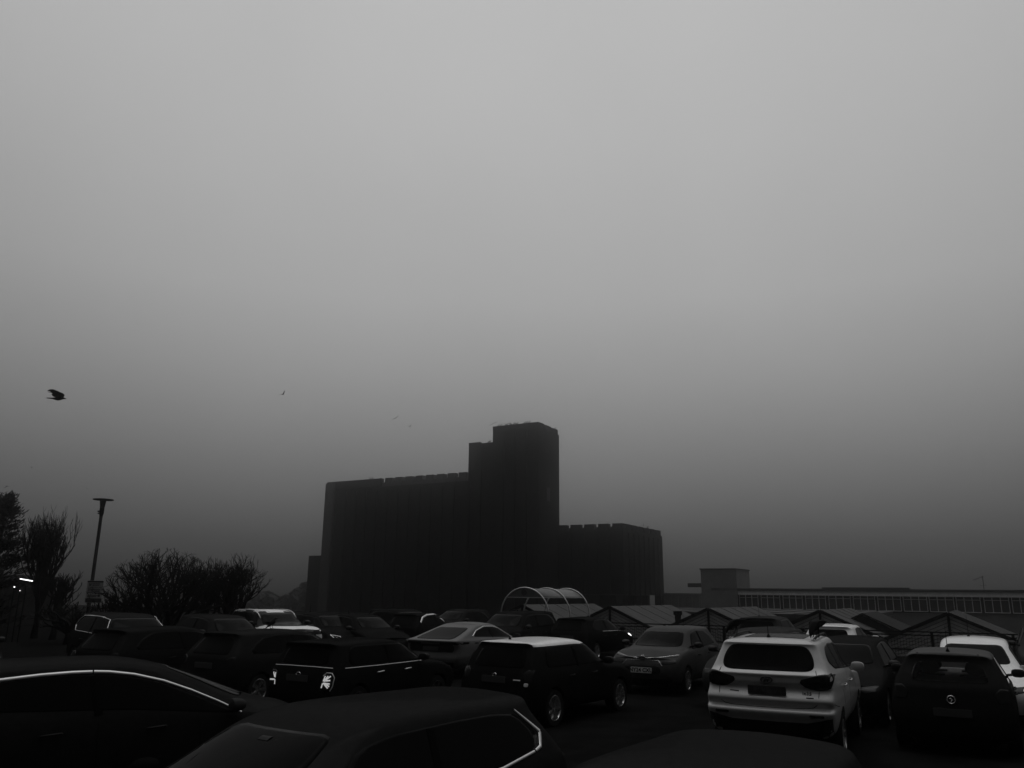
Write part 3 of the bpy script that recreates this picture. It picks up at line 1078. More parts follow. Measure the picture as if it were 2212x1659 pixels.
plain_cars = []
for kind, kw, s, t, az, paint, label in plain:
    P = BT[kind](roofz=9, **kw)
    r = stroot(s, t, az, label)
    c = Car(P, r, M[paint])
    std_details(c, P, mirror_mat=M['white'] if paint == 'white' else None)
    plain_cars.append((c, P, r))

# individual touches
c, P, r = plain_cars[0]
c.antenna(2.0, .1, .06, -.4)
c, P, r = plain_cars[4]
c.antenna(1.0, .1, .35, -.05)
mb = MB()
c, P, r = plain_cars[3]
c.antenna(1.2, -.1, .4, -.05)
c, P, r = plain_cars[6]
mb = MB()
for s in ('right', 'left'): c.strip(mb, [(1.3, .985), (3.0, .955)], .02, s, off=.01)
mb.build('waist_trim', M['chrome'], r, smooth=True)
c.patch('lit_headlamp', [(P['L'] - .62, .84), (P['L'] - .10, .79), (P['L'] - .06, .72), (P['L'] - .30, .73), (P['L'] - .60, .79)], 'right', M['lit'], off=.016)
c, P, r = plain_cars[7]
mb = MB()
for s in ('right', 'left'):
    q = [(.40, 1.16), (.62, 1.34), (.95, 1.43), (1.5, 1.455), (1.9, 1.40), (2.2, 1.24)]
    c.strip(mb, q, .075, s, off=.012)
mb.build('window_trim', M['satin'], r, smooth=True)

# the row along the left, noses to the right -----------------------------------------------------
row = [
    ('suv', dict(L=4.7, W=1.86, H=1.66), -10.45, 23.2, 138, 'dark', 'dark estate car with a thin bright window outline under the lamp post'),
    ('hatch', dict(L=4.4, W=1.8, H=1.56), -8.75, 25.9, 138, 'dark', 'dark hatchback with a grey windscreen left of the white off-roader'),
    ('hatch', dict(L=4.2, W=1.78, H=1.5), -13.6, 20.6, 138, 'black', 'black car at the far left edge beyond the nearest dark car'),
    ('suv', dict(L=4.55, W=1.88, H=1.66, zc=1.17, zn=1.08, blackband=(1.09, 1.575)), -8.3, 29.5, 142, 'white', 'white off-roader with a broad pale bonnet and dark grille'),
    ('hatch', dict(L=4.4, W=1.8, H=1.54), -6.75, 30.9, 138, 'black', 'black hatchback with a bright outlined headlight right of the white off-roader'),
    ('hatch', dict(L=4.3, W=1.8, H=1.50), -5.3, 30.6, 140, 'black', 'black car with a small roof aerial below the left end of the big building'),
    ('suv', dict(L=4.4, W=1.84, H=1.62), -4.3, 35.4, 140, 'black', 'black tall car behind the two black hatchbacks below the big building'),
]
row_cars = []
for kind, kw, x, y, az, paint, label in row:
    P = BT[kind](roofz=9, **kw)
    if paint == 'white': P['bow'] = .05
    r = car_root(x, y, az, label, 'car', GROUP)
    c = Car(P, r, M[paint])
    std_details(c, P)
    row_cars.append((c, P, r))
c, P, r = row_cars[0]
mb = MB()
for s in ('right', 'left'):
    c.strip(mb, [(.36, 1.30), (.46, 1.45), (.70, 1.55), (1.4, 1.565), (2.4, 1.55), (2.75, 1.49), (3.2, 1.12), (.62, 1.15)], .016, s, off=.01, closed=True)
    c.strip(mb, [(.7, 1.64), (1.8, 1.655), (2.5, 1.63)], .02, s, off=.02)
mb.build('window_trim', M['satin'], r, smooth=True)
c, P, r = row_cars[3]
c.patch('nose_panel', rrect(-.62, .62, .62, .98, .05), 'front', M['plastic'], off=.012)
c.patch('lamp_band', rrect(-.86, .86, .90, 1.0, .03), 'front', M['lamp'], off=.010)
c.patch('black_roof_pillar', [(.35, 1.25), (P['L'] - 1.6, 1.20), (P['L'] - 2.02, 1.60), (.55, 1.64)], 'right', M['glass'], off=.004)
for s in (1, -1):
    mb = MB()
    pts = [c.hit(.55 + 2.3 * i / 10, .64 * s, 'top')[0] - Vector((c.off, 0, 0)) + Vector((0, 0, .04 * min(1, min(i, 10 - i)))) for i in range(11)]
    mb.tube(pts, .016, 6)
    mb.build('roof_bar', M['satin'], r, smooth=True)
c, P, r = row_cars[4]
for s in (1, -1):
    mb = MB()
    c.strip(mb, [(s * .80, .84), (s * .78, .72), (s * .58, .66), (s * .48, .71), (s * .56, .79)], .018, 'front', off=.015, closed=True)
    c.strip(mb, [(s * .62, .72), (s * .70, .76)], .03, 'front', off=.015)
    mb.build('headlight_trim', M['chrome'], r, smooth=True)
mb = MB()
c.strip(mb, [(-.36, .70), (.36, .70)], .025, 'front', off=.016)
mb.build('grille_trim', M['chrome'], r, smooth=True)
c.antenna(.9, .1, .22, -.1)
c, P, r = row_cars[5]
c.antenna(.9, .1, .1, -.3)

# far car with lit lamps behind the bush
P = T_hatch(4.2, 1.78, 1.46, roofz=9)
p = at_depth(351, 1344, 37)
r = car_root(p.x - 1.2, p.y + 1.6, 160, 'dark car with shining headlamps glimpsed through the bare bush', 'car', GROUP)
c = Car(P, r, M['dark'])
std_details(c, P)
for s in (1, -1):
    c.patch('lit_headlamp', rrect(s * .62 - .07, s * .62 + .07, .62, .74, .05), 'front', M['lit'], off=.02)
# ------------------------------------------------------------------ ground
GZ = -3.0
EDGE = 37.6
mb = MB()
mb.add([(-252, -120, GZ), (252, -120, GZ), (252, 252, GZ), (-252, 252, GZ)], [(0, 1, 2, 3)])
o = tag(mb.build('ground', M['earth'], fix=False), 'dark ground below the car park', kind='structure')
mb = MB()
a, b, c_, d_ = st(-60, -120), st(-60, 80), st(EDGE, 80), st(EDGE, -22)
e_, f_ = st(75, -22), st(75, -120)
top = [a, b, c_, d_, e_, f_]
n = len(top)
mb.add([(p.x, p.y, 0) for p in top] + [(p.x, p.y, GZ - .2) for p in top], [tuple(range(n))[::-1]] + [(i, i + n, (i + 1) % n + n, (i + 1) % n) for i in range(n)])
tag(mb.build('car_park', M['asphalt']), 'wet dark asphalt of the car park', kind='structure')
mb = MB()                                              # bay lines, worn white paint
for s0, s1, ts in ((9.2, 14.0, [-14.9 + 2.55 * i for i in range(8)]), (1.2, 6.0, [-12.4 + 2.6 * i for i in range(6)])):
    for t in ts:
        q = [st(s0, t - .05, .004), st(s1, t - .05, .004), st(s1, t + .05, .004), st(s0, t + .05, .004)]
        mb.add(q, [(0, 1, 2, 3)])
M['paintline'] = mat('worn_line_paint', 0.012, 0.7, spec=.0, vary=0.6, vscale=6)
tag(mb.build('bay_markings', M['paintline'], fix=False), 'worn painted bay lines on the asphalt', kind='structure')

# ------------------------------------------------------------------ railing along the terrace edge
RZ = R(-30)
t_a, t_b = -21.5, 11.0
p0 = st(EDGE - .35, t_a)
rail = empty('railing', p0, RZ, 'dark mesh railing along the far edge of the car park', 'railing')
ztop = .98
bay = 2.75
nb = int((t_b - t_a) / bay)
for i in range(nb + 1):
    mb = MB()
    x = i * bay
    mb.box(x - .05, x + .05, -.05, .05, 0, ztop - .02)
    mb.box(x - .10, x + .10, -.10, .10, 0.0, .02)
    mb.build('post', M['steel'], rail)
mb = MB()
mb.bar((-.05, 0, ztop), (nb * bay + .05, 0, ztop), .06, .05)
mb.build('top_rail', M['steel'], rail)
mb = MB()
mb.bar((-.05, 0, ztop - .13), (nb * bay + .05, 0, ztop - .13), .05, .045)
mb.build('middle_rail', M['steel'], rail)
for i in range(nb):
    mb = MB()
    x0, x1 = i * bay + .07, (i + 1) * bay - .07
    k = 24
    for j in range(k + 1):
        x = x0 + (x1 - x0) * j / k
        mb.box(x - .006, x + .006, -.006, .006, .12, ztop - .15)
    for z in [.12 + (ztop - .27) * j / 6 for j in range(7)]:
        mb.box(x0, x1, .0065, .016, z - .006, z + .006)
    mb.bar((x0, -.02, .30), (x1, -.02, .30), .05, .06)
    mb.build('mesh_panel', M['steel'], rail)

# ------------------------------------------------------------------ trolley shelter
base = at_depth(1133, 1318, 37.0)
sh = empty('trolley_shelter', (base.x, base.y, 0), RZ, 'arched trolley shelter with pale tube hoops and a round sign', 'shelter')
RAD, ZC = 1.20, 1.34
for k in range(3):
    y = 2.1 * k
    mb = MB()
    pts = [(-RAD, y, 0), (-RAD, y, ZC * .5)] + [(RAD * math.cos(q), y, ZC + RAD * math.sin(q)) for q in [math.pi * (1 - i / 24) for i in range(25)]] + [(RAD, y, ZC * .5), (RAD, y, 0)]
    mb.tube(pts, .03, 8)
    mb.build('hoop', M['galv'], sh, smooth=True)
zb = 2.12
q0 = math.asin((zb - ZC) / (RAD - .04))
mb = MB()
rr = RAD - .035
N = 20
for j, y in enumerate((.04, 2.1, 4.16)):
    for i in range(N + 1):
        q = q0 + (math.pi - 2 * q0) * i / N
        mb.v.append(Vector((rr * math.cos(q), y, ZC + rr * math.sin(q))))
for j in range(2):
    for i in range(N): mb.f.append((j * (N + 1) + i, j * (N + 1) + i + 1, (j + 1) * (N + 1) + i + 1, (j + 1) * (N + 1) + i))
o = mb.build('roof_sheet', M['canopy'], sh, smooth=True)
sm = o.modifiers.new('thick', 'SOLIDIFY')
sm.thickness = .012
mb = MB()
ol = [(rr * math.cos(q), ZC + rr * math.sin(q)) for q in [q0 + (math.pi - 2 * q0) * i / 20 for i in range(21)]]
mb.prism(ol, (0, -.005, 0), (1, 0, 0), (0, 0, 1), .012)
mb.build('end_panel', M['canopy'], sh)
mb = MB()
mb.lathe([(.001, -.03), (.135, -.03), (.135, -.015), (.001, -.015)], (-.02, 0, 2.33), 'y', 28)
mb.build('round_sign', M['signdark'], sh)
hx = rr * math.cos(q0)
for x in (-hx, hx):
    mb = MB()
    mb.bar((x, 0, zb), (x, 4.2, zb), .035)
    mb.build('side_rail', M['galv'], sh)
mb = MB()
mb.bar((-hx, -.015, zb), (hx, -.015, zb), .035)
mb.build('end_rail', M['galv'], sh)
for k in (0, 1):
    mb = MB()
    mb.bar((RAD, 2.1 * k, .9), (RAD, 2.1 * k + 2.1, .9), .03)
    mb.bar((-RAD, 2.1 * k, .9), (-RAD, 2.1 * k + 2.1, .9), .03)
    mb.build('guard_rail', M['steel'], sh)

# ------------------------------------------------------------------ market sheds beyond the terrace
S0 = 47.0
SP = .1285 * S0
HW, DROP = 2.95, 1.30
ZA = 1.53
names = ['pitched market shed at the far left beyond the arched shelter', 'pitched market shed hidden behind the arched shelter', 'boarded gable shed right of the arched shelter',
         'boarded gable shed behind the grey hatchback with chevrons', 'boarded gable shed behind the white car near the railing', 'boarded gable shed left of the white car at the right edge', 'pale roofed shed at the right edge of the picture']
for k in range(-2, 5):
    tc = -.3 * S0 + SP * k if True else 0
    b = st(S0, tc, GZ)
    sd = empty('market_shed', b, RZ, names[k + 2], 'shed', 'market sheds below the car park')
    za, ze = ZA - GZ, ZA - DROP - GZ
    LEN = 11.0
    mb = MB()
    mb.prism([(-HW + .1, 0), (HW - .1, 0), (HW - .1, ze), (0, za - .05), (-HW + .1, ze)], (0, .06, 0), (1, 0, 0), (0, 0, 1), .1)
    sl = DROP / HW
    g = mb.build('gable_wall', M['board'], sd)
    mb = MB()                                          # board joints run parallel to the roof slopes
    for j in range(1, 9):
        for sg in (-1, 1):
            z0 = za - .18 * j - .05
            xe = HW - .15
            a_ = (0.03 * sg, -.002, z0)
            b_ = (xe * sg, -.002, z0 - sl * xe)
            mb.bar(a_, b_, .012, .022)
    mb.build('board_joint', M['boardgap'], g)
    for sg in (-1, 1):
        mb = MB()
        mb.bar((0, -.05, za + .02), ((HW + .15) * sg, -.05, za + .02 - sl * (HW + .15)), .06, .17)
        mb.build('barge_board', M['steel'], sd)
        mb = MB()
        nx = Vector((sl * sg, 0, 1)).normalized() * .05
        p1, p2 = Vector((0.0, 0.05, za + .03)), Vector(((HW + .2) * sg, 0.05, za + .03 - sl * (HW + .2)))
        q1, q2 = p1 + Vector((0, LEN, 0)), p2 + Vector((0, LEN, 0))
        mb.add([p1, p2, q2, q1, p1 + nx, p2 + nx, q2 + nx, q1 + nx], [(0, 1, 2, 3), (4, 5, 6, 7), (0, 1, 5, 4), (1, 2, 6, 5), (2, 3, 7, 6), (3, 0, 4, 7)])
        for j in range(1, 5):                          # standing seams of the sheeting
            y = .05 + LEN * j / 5
            mb.bar(p1 + Vector((0, y, 0)) + nx * 1.2, p2 + Vector((0, y, 0)) + nx * 1.02, .03, .02)
        mb.build('roof_slope', M['roofsheet' if (k + sg) % 3 else 'roofsheet'], sd)
    mb = MB()
    mb.box(-.06, .06, -.06, -.005, 0, za - .06)
    mb.build('king_post', M['steel'], sd)
    mb = MB()
    mb.box(-HW + .1, HW - .1, LEN - .1, LEN, 0, ze)
    mb.box(-HW + .1, -HW + .2, .12, LEN - .1, 0, ze)
    mb.box(HW - .2, HW - .1, .12, LEN - .1, 0, ze)
    mb.build('wall', M['wall_dark'], sd)
    if k == 1 - 0:
        mb = MB()
        mb.box(.95, 1.12, -.05, -.01, za - 1.0, za - .82)
        mb.build('wall_vent', M['steel'], sd)
# dark roof between the sheds, and its flue
for px, lab in ((1404, 'dark pitched roof between the boarded sheds beyond the grey hatchback'), (1862, 'dark pitched roof edge right of the white car near the railing')):
    t, s, z = on_s(px, 1322 if px < 1500 else 1324, 53.0 if px < 1500 else 50)
    rd = empty('dark_shed', st(s, t, GZ), RZ, lab, 'shed', 'market sheds below the car park')
    zz = z - GZ
    for sg in (-1, 1):
        mb = MB()
        mb.add([(0, 0, zz), (2.9 * sg, 0, zz - 1.35), (2.9 * sg, 7, zz - 1.35), (0, 7, zz), (0, 0, zz - .08), (2.9 * sg, 0, zz - 1.43), (2.9 * sg, 7, zz - 1.43), (0, 7, zz - .08)],
               [(0, 1, 2, 3), (4, 5, 6, 7), (0, 1, 5, 4), (1, 2, 6, 5), (2, 3, 7, 6), (3, 0, 4, 7)])
        mb.build('roof_slope', M['roofdark'], rd)
    mb = MB()
    mb.prism([(-2.8, 0), (2.8, 0), (2.8, zz - 1.5), (0, zz - .12), (-2.8, zz - 1.5)], (0, .1, 0), (1, 0, 0), (0, 0, 1), .1)
    mb.build('gable_wall', M['wall_dark'], rd)
p = at_depth(1464, 1320, 52)
fl = empty('flue', (p.x, p.y, GZ), RZ, 'thick dark flue pipe rising between the shed roofs', 'flue')
mb = MB()
mb.lathe([(.001, 0), (.19, 0), (.19, p.z - GZ - .25)], (0, 0, 0), 'z', 20)
mb.build('pipe', M['steel'], fl, smooth=True)
mb = MB()
mb.lathe([(.19, p.z - GZ - .25), (.27, p.z - GZ - .22), (.27, p.z - GZ), (.001, p.z - GZ + .02)], (0, 0, 0), 'z', 20)
mb.build('cowl', M['steel'], fl)
smooth_by_angle(fl.children[-1] if fl.children else fl, 30)

# long flat roof behind the sheds
t0, s0, z0 = on_s(1262, 1322, 66)
t1, _, _ = on_s(1850, 1323, 66)
fr = empty('market_hall', st(66, t0, GZ), RZ, 'long low hall with a pale flat roof behind the gable sheds', 'building')
mb = MB()
mb.box(0, t1 - t0, 0, 22, 0, 1.0 - GZ - .3)
mb.build('wall', M['wall_dark'], fr)
mb = MB()
mb.box(-.3, t1 - t0 + .3, -.3, 22.3, 1.0 - GZ - .298, 1.0 - GZ)
for j in range(10): mb.box((t1 - t0) * j / 10, (t1 - t0) * j / 10 + .08, -.3, 22.3, 1.0 - GZ, 1.0 - GZ + .05)
mb.build('roof', M['roofsheet'], fr)

# ------------------------------------------------------------------ the big block
S_LOW = 121.5
tc, _, zc_ = on_s(1345, 1130, S_LOW)
t_tl, _, z_tw = on_s(1065, 922, S_LOW - 7.2)
t_tr, _, z_tw2 = on_s(1163, 911, S_LOW - 7.2)
z_tw = (z_tw + z_tw2) / 2
t_sl, _, z_sub = on_s(1013, 957, S_LOW - 6.6)
t_ml, _, z_m = on_s(708, 1042, S_LOW - 7.2)
t_al, _, z_a = on_s(677, 1201, S_LOW - 5)
SB = S_LOW - 7.2
bl = empty('concrete_block', st(SB, t_ml, GZ), RZ, 'huge dark concrete block with a stepped tower fading into the fog', 'building')


def bx(name, ta, tb, sa, sb, za, zb, m, extra=None):
    mb = MB()
    mb.box(ta - t_ml, tb - t_ml, sa - SB, sb - SB, za - GZ, zb - GZ)
    if extra: extra(mb)
    return mb.build(name, m, bl)


def ribs(ta, tb, s, za, zb, step, w=.25, dpt=.22):
    def f(mb):
        k = max(1, round((tb - ta) / step))
        for i in range(1, k):
            x = ta + (tb - ta) * i / k - t_ml
            mb.box(x - w / 2, x + w / 2, s - SB - dpt, s - SB + .02, za - GZ, zb - GZ)
    return f


PAR = 1.5
z_mw = z_m - PAR
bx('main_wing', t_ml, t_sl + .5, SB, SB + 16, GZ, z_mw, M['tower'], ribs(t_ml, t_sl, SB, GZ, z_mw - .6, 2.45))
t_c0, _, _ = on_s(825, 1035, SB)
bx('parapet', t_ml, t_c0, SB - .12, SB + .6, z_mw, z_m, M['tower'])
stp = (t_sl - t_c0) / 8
for i in range(8): bx('parapet_block', t_c0 + stp * i + .75, t_c0 + stp * (i + 1), SB - .05, SB + 1.0, z_mw, z_m, M['tower_l'])  # paler tone puts the fog's lightening into the parapet colour
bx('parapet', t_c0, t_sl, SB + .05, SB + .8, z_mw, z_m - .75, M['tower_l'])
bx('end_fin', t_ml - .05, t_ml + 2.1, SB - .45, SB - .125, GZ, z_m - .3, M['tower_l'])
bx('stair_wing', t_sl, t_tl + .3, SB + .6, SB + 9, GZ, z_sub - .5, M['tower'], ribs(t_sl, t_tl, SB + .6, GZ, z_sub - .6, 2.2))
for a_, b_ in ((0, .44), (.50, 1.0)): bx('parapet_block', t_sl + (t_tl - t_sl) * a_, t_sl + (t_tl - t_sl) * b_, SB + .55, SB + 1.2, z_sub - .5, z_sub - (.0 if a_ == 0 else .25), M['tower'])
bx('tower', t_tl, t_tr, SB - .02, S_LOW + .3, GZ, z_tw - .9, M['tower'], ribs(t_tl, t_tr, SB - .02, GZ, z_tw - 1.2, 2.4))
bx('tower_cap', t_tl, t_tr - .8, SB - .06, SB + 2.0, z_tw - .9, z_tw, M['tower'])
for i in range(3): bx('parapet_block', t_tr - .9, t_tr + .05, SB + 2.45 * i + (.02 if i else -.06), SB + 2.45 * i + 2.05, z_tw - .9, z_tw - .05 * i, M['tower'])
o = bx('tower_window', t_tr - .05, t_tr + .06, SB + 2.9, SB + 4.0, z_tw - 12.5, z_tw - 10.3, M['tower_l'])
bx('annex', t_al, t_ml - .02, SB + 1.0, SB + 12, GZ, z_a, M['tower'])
# low wing, partly on columns
z_l = zc_
sof = 2.26
t_solid, _, _ = on_s(1296, 1290, S_LOW)
DL = 18.2


def low_extra(mb):
    ribs(t_tr, tc, S_LOW, sof, z_l - 1.4, 2.2)(mb)
    for i in range(1, 8):
        y = S_LOW - SB + DL * i / 8
        mb.box(tc - t_ml - .02, tc - t_ml + .2, y - .12, y + .12, sof - GZ, z_l - 1.4 - GZ)


bx('low_wing', t_tr - .4, tc, S_LOW, S_LOW + DL, sof, z_l - .9, M['tower'], low_extra)
bx('low_base', t_tr - .4, t_solid, S_LOW + .1, S_LOW + DL, GZ, sof - .02, M['tower'])
k = 4
w_ = (tc - t_tr) / 4.6
for i in range(5):
    a_ = tc - w_ * (i + 1) + .7
    if a_ + w_ > t_tr: bx('parapet_block', max(a_, t_tr), tc - w_ * i - (0 if i == 0 else 0), S_LOW - .06, S_LOW + .9, z_l - .9, z_l, M['tower'])
for i in range(6):
    ya = S_LOW + 1.2 + (DL - 1.2) * i / 6
    bx('parapet_block', tc - .9, tc + .06, ya, ya + (DL - 1.2) / 6 - .8, z_l - .9, z_l, M['tower'])
bx('parapet', t_tr, tc - 1.2, S_LOW + 1.0, S_LOW + 1.3, z_l - .9, z_l - .4, M['tower'])
for t_, s_ in ((tc - .9, S_LOW + .5), (tc - 4.6, S_LOW + .5), (tc - .7, S_LOW + 5), (tc - .7, S_LOW + 11), (tc - .7, S_LOW + DL - .8)):
    bx('column', t_ - .55, t_ + .55, s_ - .5, s_ + .5, GZ, sof - .02, M['tower'])
bx('back_wall', t_solid, tc + 8, S_LOW + DL + 26, S_LOW + DL + 27, GZ, 2.0, M['fascia'])

# far low wall between the block and the long building
t0, _, z0 = on_s(1420, 1284, 140)
t1, _, _ = on_s(1540, 1284, 140)
mb = MB()
mb.box(0, t1 - t0, 0, 12, 0, z0 - GZ)
for i in range(1, 8): mb.box((t1 - t0) * i / 8 - .1, (t1 - t0) * i / 8 + .1, -.12, .02, 0, z0 - GZ - .3)
mb.box(-.2, t1 - t0 + .2, -.25, 12.2, z0 - GZ, z0 - GZ + .25)
o = mb.build('far_warehouse', M['brick'])
o.location = st(140, t0, GZ)
o.rotation_euler = (0, 0, RZ)
tag(o, 'low grey warehouse in the fog between the big block and the long building', 'building')

# ------------------------------------------------------------------ long building with the window band
SLB = 107.0
tl_, _, zf_top = on_s(1545, 1272.5, SLB)
tr_, _, _ = on_s(2330, 1276, SLB)
_, _, zf_bot = on_s(1553, 1284.2, SLB)
_, _, zw_bot = on_s(1553, 1313.5, SLB)
lb = empty('long_building', st(SLB, tl_, GZ), RZ, 'long low building with a pale fascia over a band of windows', 'building')


def lx(name, ta, tb, sa, sb, za, zb, m, parent=lb):
    mb = MB()
    mb.box(ta, tb, sa, sb, za - GZ, zb - GZ)
    return mb.build(name, m, parent)


LW = tr_ - tl_
lx('wall', 0, LW, .3, 12, GZ, zw_bot - .12, M['brick'])
lx('upper_wall', 0, LW, .32, 12, zw_bot - .12, zf_bot + .2, M['wall_dark'])
lx('fascia', -.3, LW, -.25, .3, zf_bot, zf_top - .18, M['fascia'])
lx('roof', -.4, LW + .2, -.4, 12.3, zf_top - .18, zf_top + .12, M['roofedge'])
# windows: left and right edges read in the photograph
edges = [(215, 335), (350, 475), (492, 618), (635, 765), (783, 917), (935, 1080), (1095, 1240), (1255, 1408), (1422, 1580), (1592, 1755), (1768, 1930), (1950, 2117), (2132, 2300), (2318, 2490)]
for i, (a_, b_) in enumerate(edges):
    xa = on_s(1481 + .3303 * a_, 1300, SLB)[0] - tl_
    xb = on_s(1481 + .3303 * b_, 1300, SLB)[0] - tl_
    za, zb = zw_bot - GZ, zf_bot - GZ - .02
    mb = MB()
    fw = .07
    mb.box(xa, xb, .1, .22, za, za + fw)
    mb.box(xa, xb, .1, .22, zb - .34, zb - .34 + fw * .8)
    for j in range(4):
        x = xa + (xb - xa - fw) * j / 3
        mb.box(x, x + fw, .097, .217, za + .002, zb)
    w = mb.build('window', M['winframe'], lb)
    mb = MB()
    mb.box(xa + .02, xb - .02, .2215, .28, za + .02, zb)
    mb.build('pane', M['winpane'], w)
    mb = MB()
    xn = on_s(1481 + .3303 * (edges[i + 1][0] if i + 1 < len(edges) else b_ + 14), 1300, SLB)[0] - tl_
    mb.box(xb + .02, xn - .02, .02, .3, za - .1, zb)
    mb.build('pier', M['wall_dark'], lb)
ta, _, zt = on_s(1513, 1230.5, SLB - .4)
tb, _, _ = on_s(1590, 1230, SLB - .4)
lx('stair_tower', ta - tl_, tb - tl_, -.4, 6.2, GZ, zt, M['brick'])
lx('tower_coping', ta - tl_ - .1, tb - tl_ + .1, -.5, 6.3, zt, zt + .15, M['roofedge'])
lx('canopy', ta - tl_ - 2.0, ta - tl_ - .02, .2, 2.0, 3.35, 3.85, M['roofedge'])
t_, _, z_ = on_s(1870, 1271, SLB + 5)
lx('roof_light', t_ - tl_ - 5, t_ - tl_ + 5, 4, 6, zf_top + .12, zf_top + .35, M['roofedge'])
p = at_depth(2126, 1274, 96)
an = empty('television_aerial', (p.x, p.y, zf_top + .12), R(-20), 'thin television aerial standing on the long building roof', 'aerial')
mb = MB()
ha = 1.55
mb.tube([(0, 0, 0), (0, 0, ha)], .03, 6)
mb.build('mast', M['steel'], an)
mb = MB()
mb.bar((-.95, 0, ha - .42), (.08, 0, ha - .02), .03)
for j in range(7):
    f = j / 6
    cx, cz = -.95 + 1.0 * f, ha - .42 + .39 * f
    mb.bar((cx - .05, -.2, cz + .12), (cx + .05, .2, cz - .12), .02)
mb.build('yagi', M['steel'], an)
mb = MB()
mb.bar((-.35, 0, .5), (.3, 0, .56), .03)
mb.build('cross_arm', M['steel'], an)

# ------------------------------------------------------------------ distant wood
mb = MB()
rnd = random.Random(5)
for i in range(4200):
    a0 = rnd.random()
    px = 380 + 330 * a0
    d = 205 + rnd.random() * 18
    base = at_depth(px, 1300, d)
    env = 4.6 + 1.3 * math.sin(a0 * 9) + 1.2 * math.sin(a0 * 23 + 1)
    z = GZ + env * (rnd.random() ** .6)
    s = .5 + rnd.random() * .9
    c0 = Vector((base.x, d, z))
    u = Vector((rnd.uniform(-1, 1), rnd.uniform(-1, 1), rnd.uniform(-1, 1))).normalized() * s
    v = u.cross(Vector((rnd.uniform(-1, 1), rnd.uniform(-1, 1), rnd.uniform(-1, 1)))).normalized() * s * .6
    mb.add([c0 - u, c0 - v, c0 + u, c0 + v], [(0, 1, 2, 3)])
o = mb.build('distant_wood', M['mistleaf'], fix=False)
tag(o, 'misty far-off wood left of the big block', 'wood', kind='stuff')

# ------------------------------------------------------------------ bare trees and bushes
def grow(mb, rnd, p, d, length, rad, depth, spread, up, split=(2, 3), gn=4, wob=.25, shrink=.72):
    pts, rs = [p], [rad]
    seg = 3
    q = Vector(p)
    dd = Vector(d)
    for i in range(seg):
        dd = (dd + Vector((rnd.uniform(-wob, wob), rnd.uniform(-wob, wob), rnd.uniform(-wob, wob) + up))).normalized()
        q = q + dd * (length / seg)
        pts.append(q.copy())
        rs.append(rad * (1 - .3 * (i + 1) / seg))
    if depth == 0: rs[-1] = rad * .5
    mb.tube(pts, rs, gn if rad > .014 else 3, cap=False)
    if depth <= 0: return
    for k in range(rnd.randint(*split)):
        a = rnd.uniform(0, 2 * math.pi)
        side = dd.cross(Vector((math.cos(a), math.sin(a), .3)))
        if side.length < .01: continue
        nd = (dd + side.normalized() * spread * rnd.uniform(.5, 1.2)).normalized()
        st_ = pts[-1] if k == 0 or rnd.random() < .6 else pts[rnd.randint(1, seg)]
        grow(mb, rnd, st_, nd, length * shrink * rnd.uniform(.75, 1.15), max(.0062, rad * .64), depth - 1, spread, up, split, gn, wob, shrink)


def bush(name, px, d, ztop, width, seed, label, cat='bush', stems=9, depth=5, up=.05, trunk_h=.6, lean=1.0, group=None, dome=False):
    rnd = random.Random(seed)
    b = at_depth(px, 1340, d)
    r = empty(name, (b.x, d, 0), 0, label, cat, group)
    mb = MB()
    mb.tube([(0, 0, -.05), (.03, .02, trunk_h * .5), (0, .03, trunk_h)], [.16, .12, .11], 8)
    mb.build('trunk', M['bark'], r, smooth=True)
    mb = MB()
    hgt = ztop - trunk_h
    for i in range(stems):
        a = 2 * math.pi * i / stems + rnd.uniform(-.3, .3)
        tilt = rnd.uniform(.25, 1.0) * lean
        d0 = Vector((math.cos(a) * tilt * width / hgt * .55, math.sin(a) * tilt * width / hgt * .55, 1)).normalized()
        grow(mb, rnd, Vector((0, 0, trunk_h * .8)), d0, hgt * .34, .065, depth, .55, up)
    # fit the crown to its width and height
    zs = sorted(v.z for v in mb.v)
    xs = sorted(v.x for v in mb.v)
    zt = zs[int(len(zs) * .998)]
    xw = xs[int(len(xs) * .995)] - xs[int(len(xs) * .005)]
    for v in mb.v:
        f = (v.z - trunk_h * .8) / (zt - trunk_h * .8)
        v.z = trunk_h * .8 + f * (ztop - trunk_h * .8)
        v.x *= width / xw
        v.y *= width / xw
        if dome:                                        # twigs end along a rounded outline
            r_ = math.hypot(v.x / (width * .52), v.y / (width * .52), max(0, v.z - .3) / (ztop - .3))
            if r_ > .93:
                k_ = (.93 + (r_ - .93) * .42) / r_
                v.x *= k_
                v.y *= k_
                v.z = .3 + (v.z - .3) * k_
    mb.build('crown', M['bark'], r, fix=False)
    return r


bush('bare_bush', 350, 33, 4.05, 5.9, 11, 'large dome of bare twigs right of the lamp post', stems=30, depth=5, up=.06, lean=1.35, dome=True)
bush('bare_bush', 492, 34, 3.7, 2.5, 23, 'bare upright twiggy bush left of the big block', stems=14, depth=5, up=.14)
bush('bare_bush', 268, 32, 2.5, 2.6, 31, 'low bare bush behind the parking sign', stems=8, depth=4, up=.06)
bush('bare_bush', 150, 36, 1.7, 3.0, 37, 'low scrubby bush between the lamp post and the tall bare tree', stems=8, depth=4)
bush('bare_bush', 440, 36, 3.6, 2.6, 41, 'bare bush between the domed bush and the upright bush', stems=14, depth=5)
bush('bare_tree', 78, 40, 5.9, 2.0, 51, 'tall bare tree with upright whips at the left edge', 'tree', stems=20, depth=5, up=.45, trunk_h=1.4, lean=.4)
bush('bare_tree', 118, 39, 3.0, 1.3, 57, 'short bare upright tree right of the tall bare tree', 'tree', stems=8, depth=4, up=.2, trunk_h=.8, lean=.7)


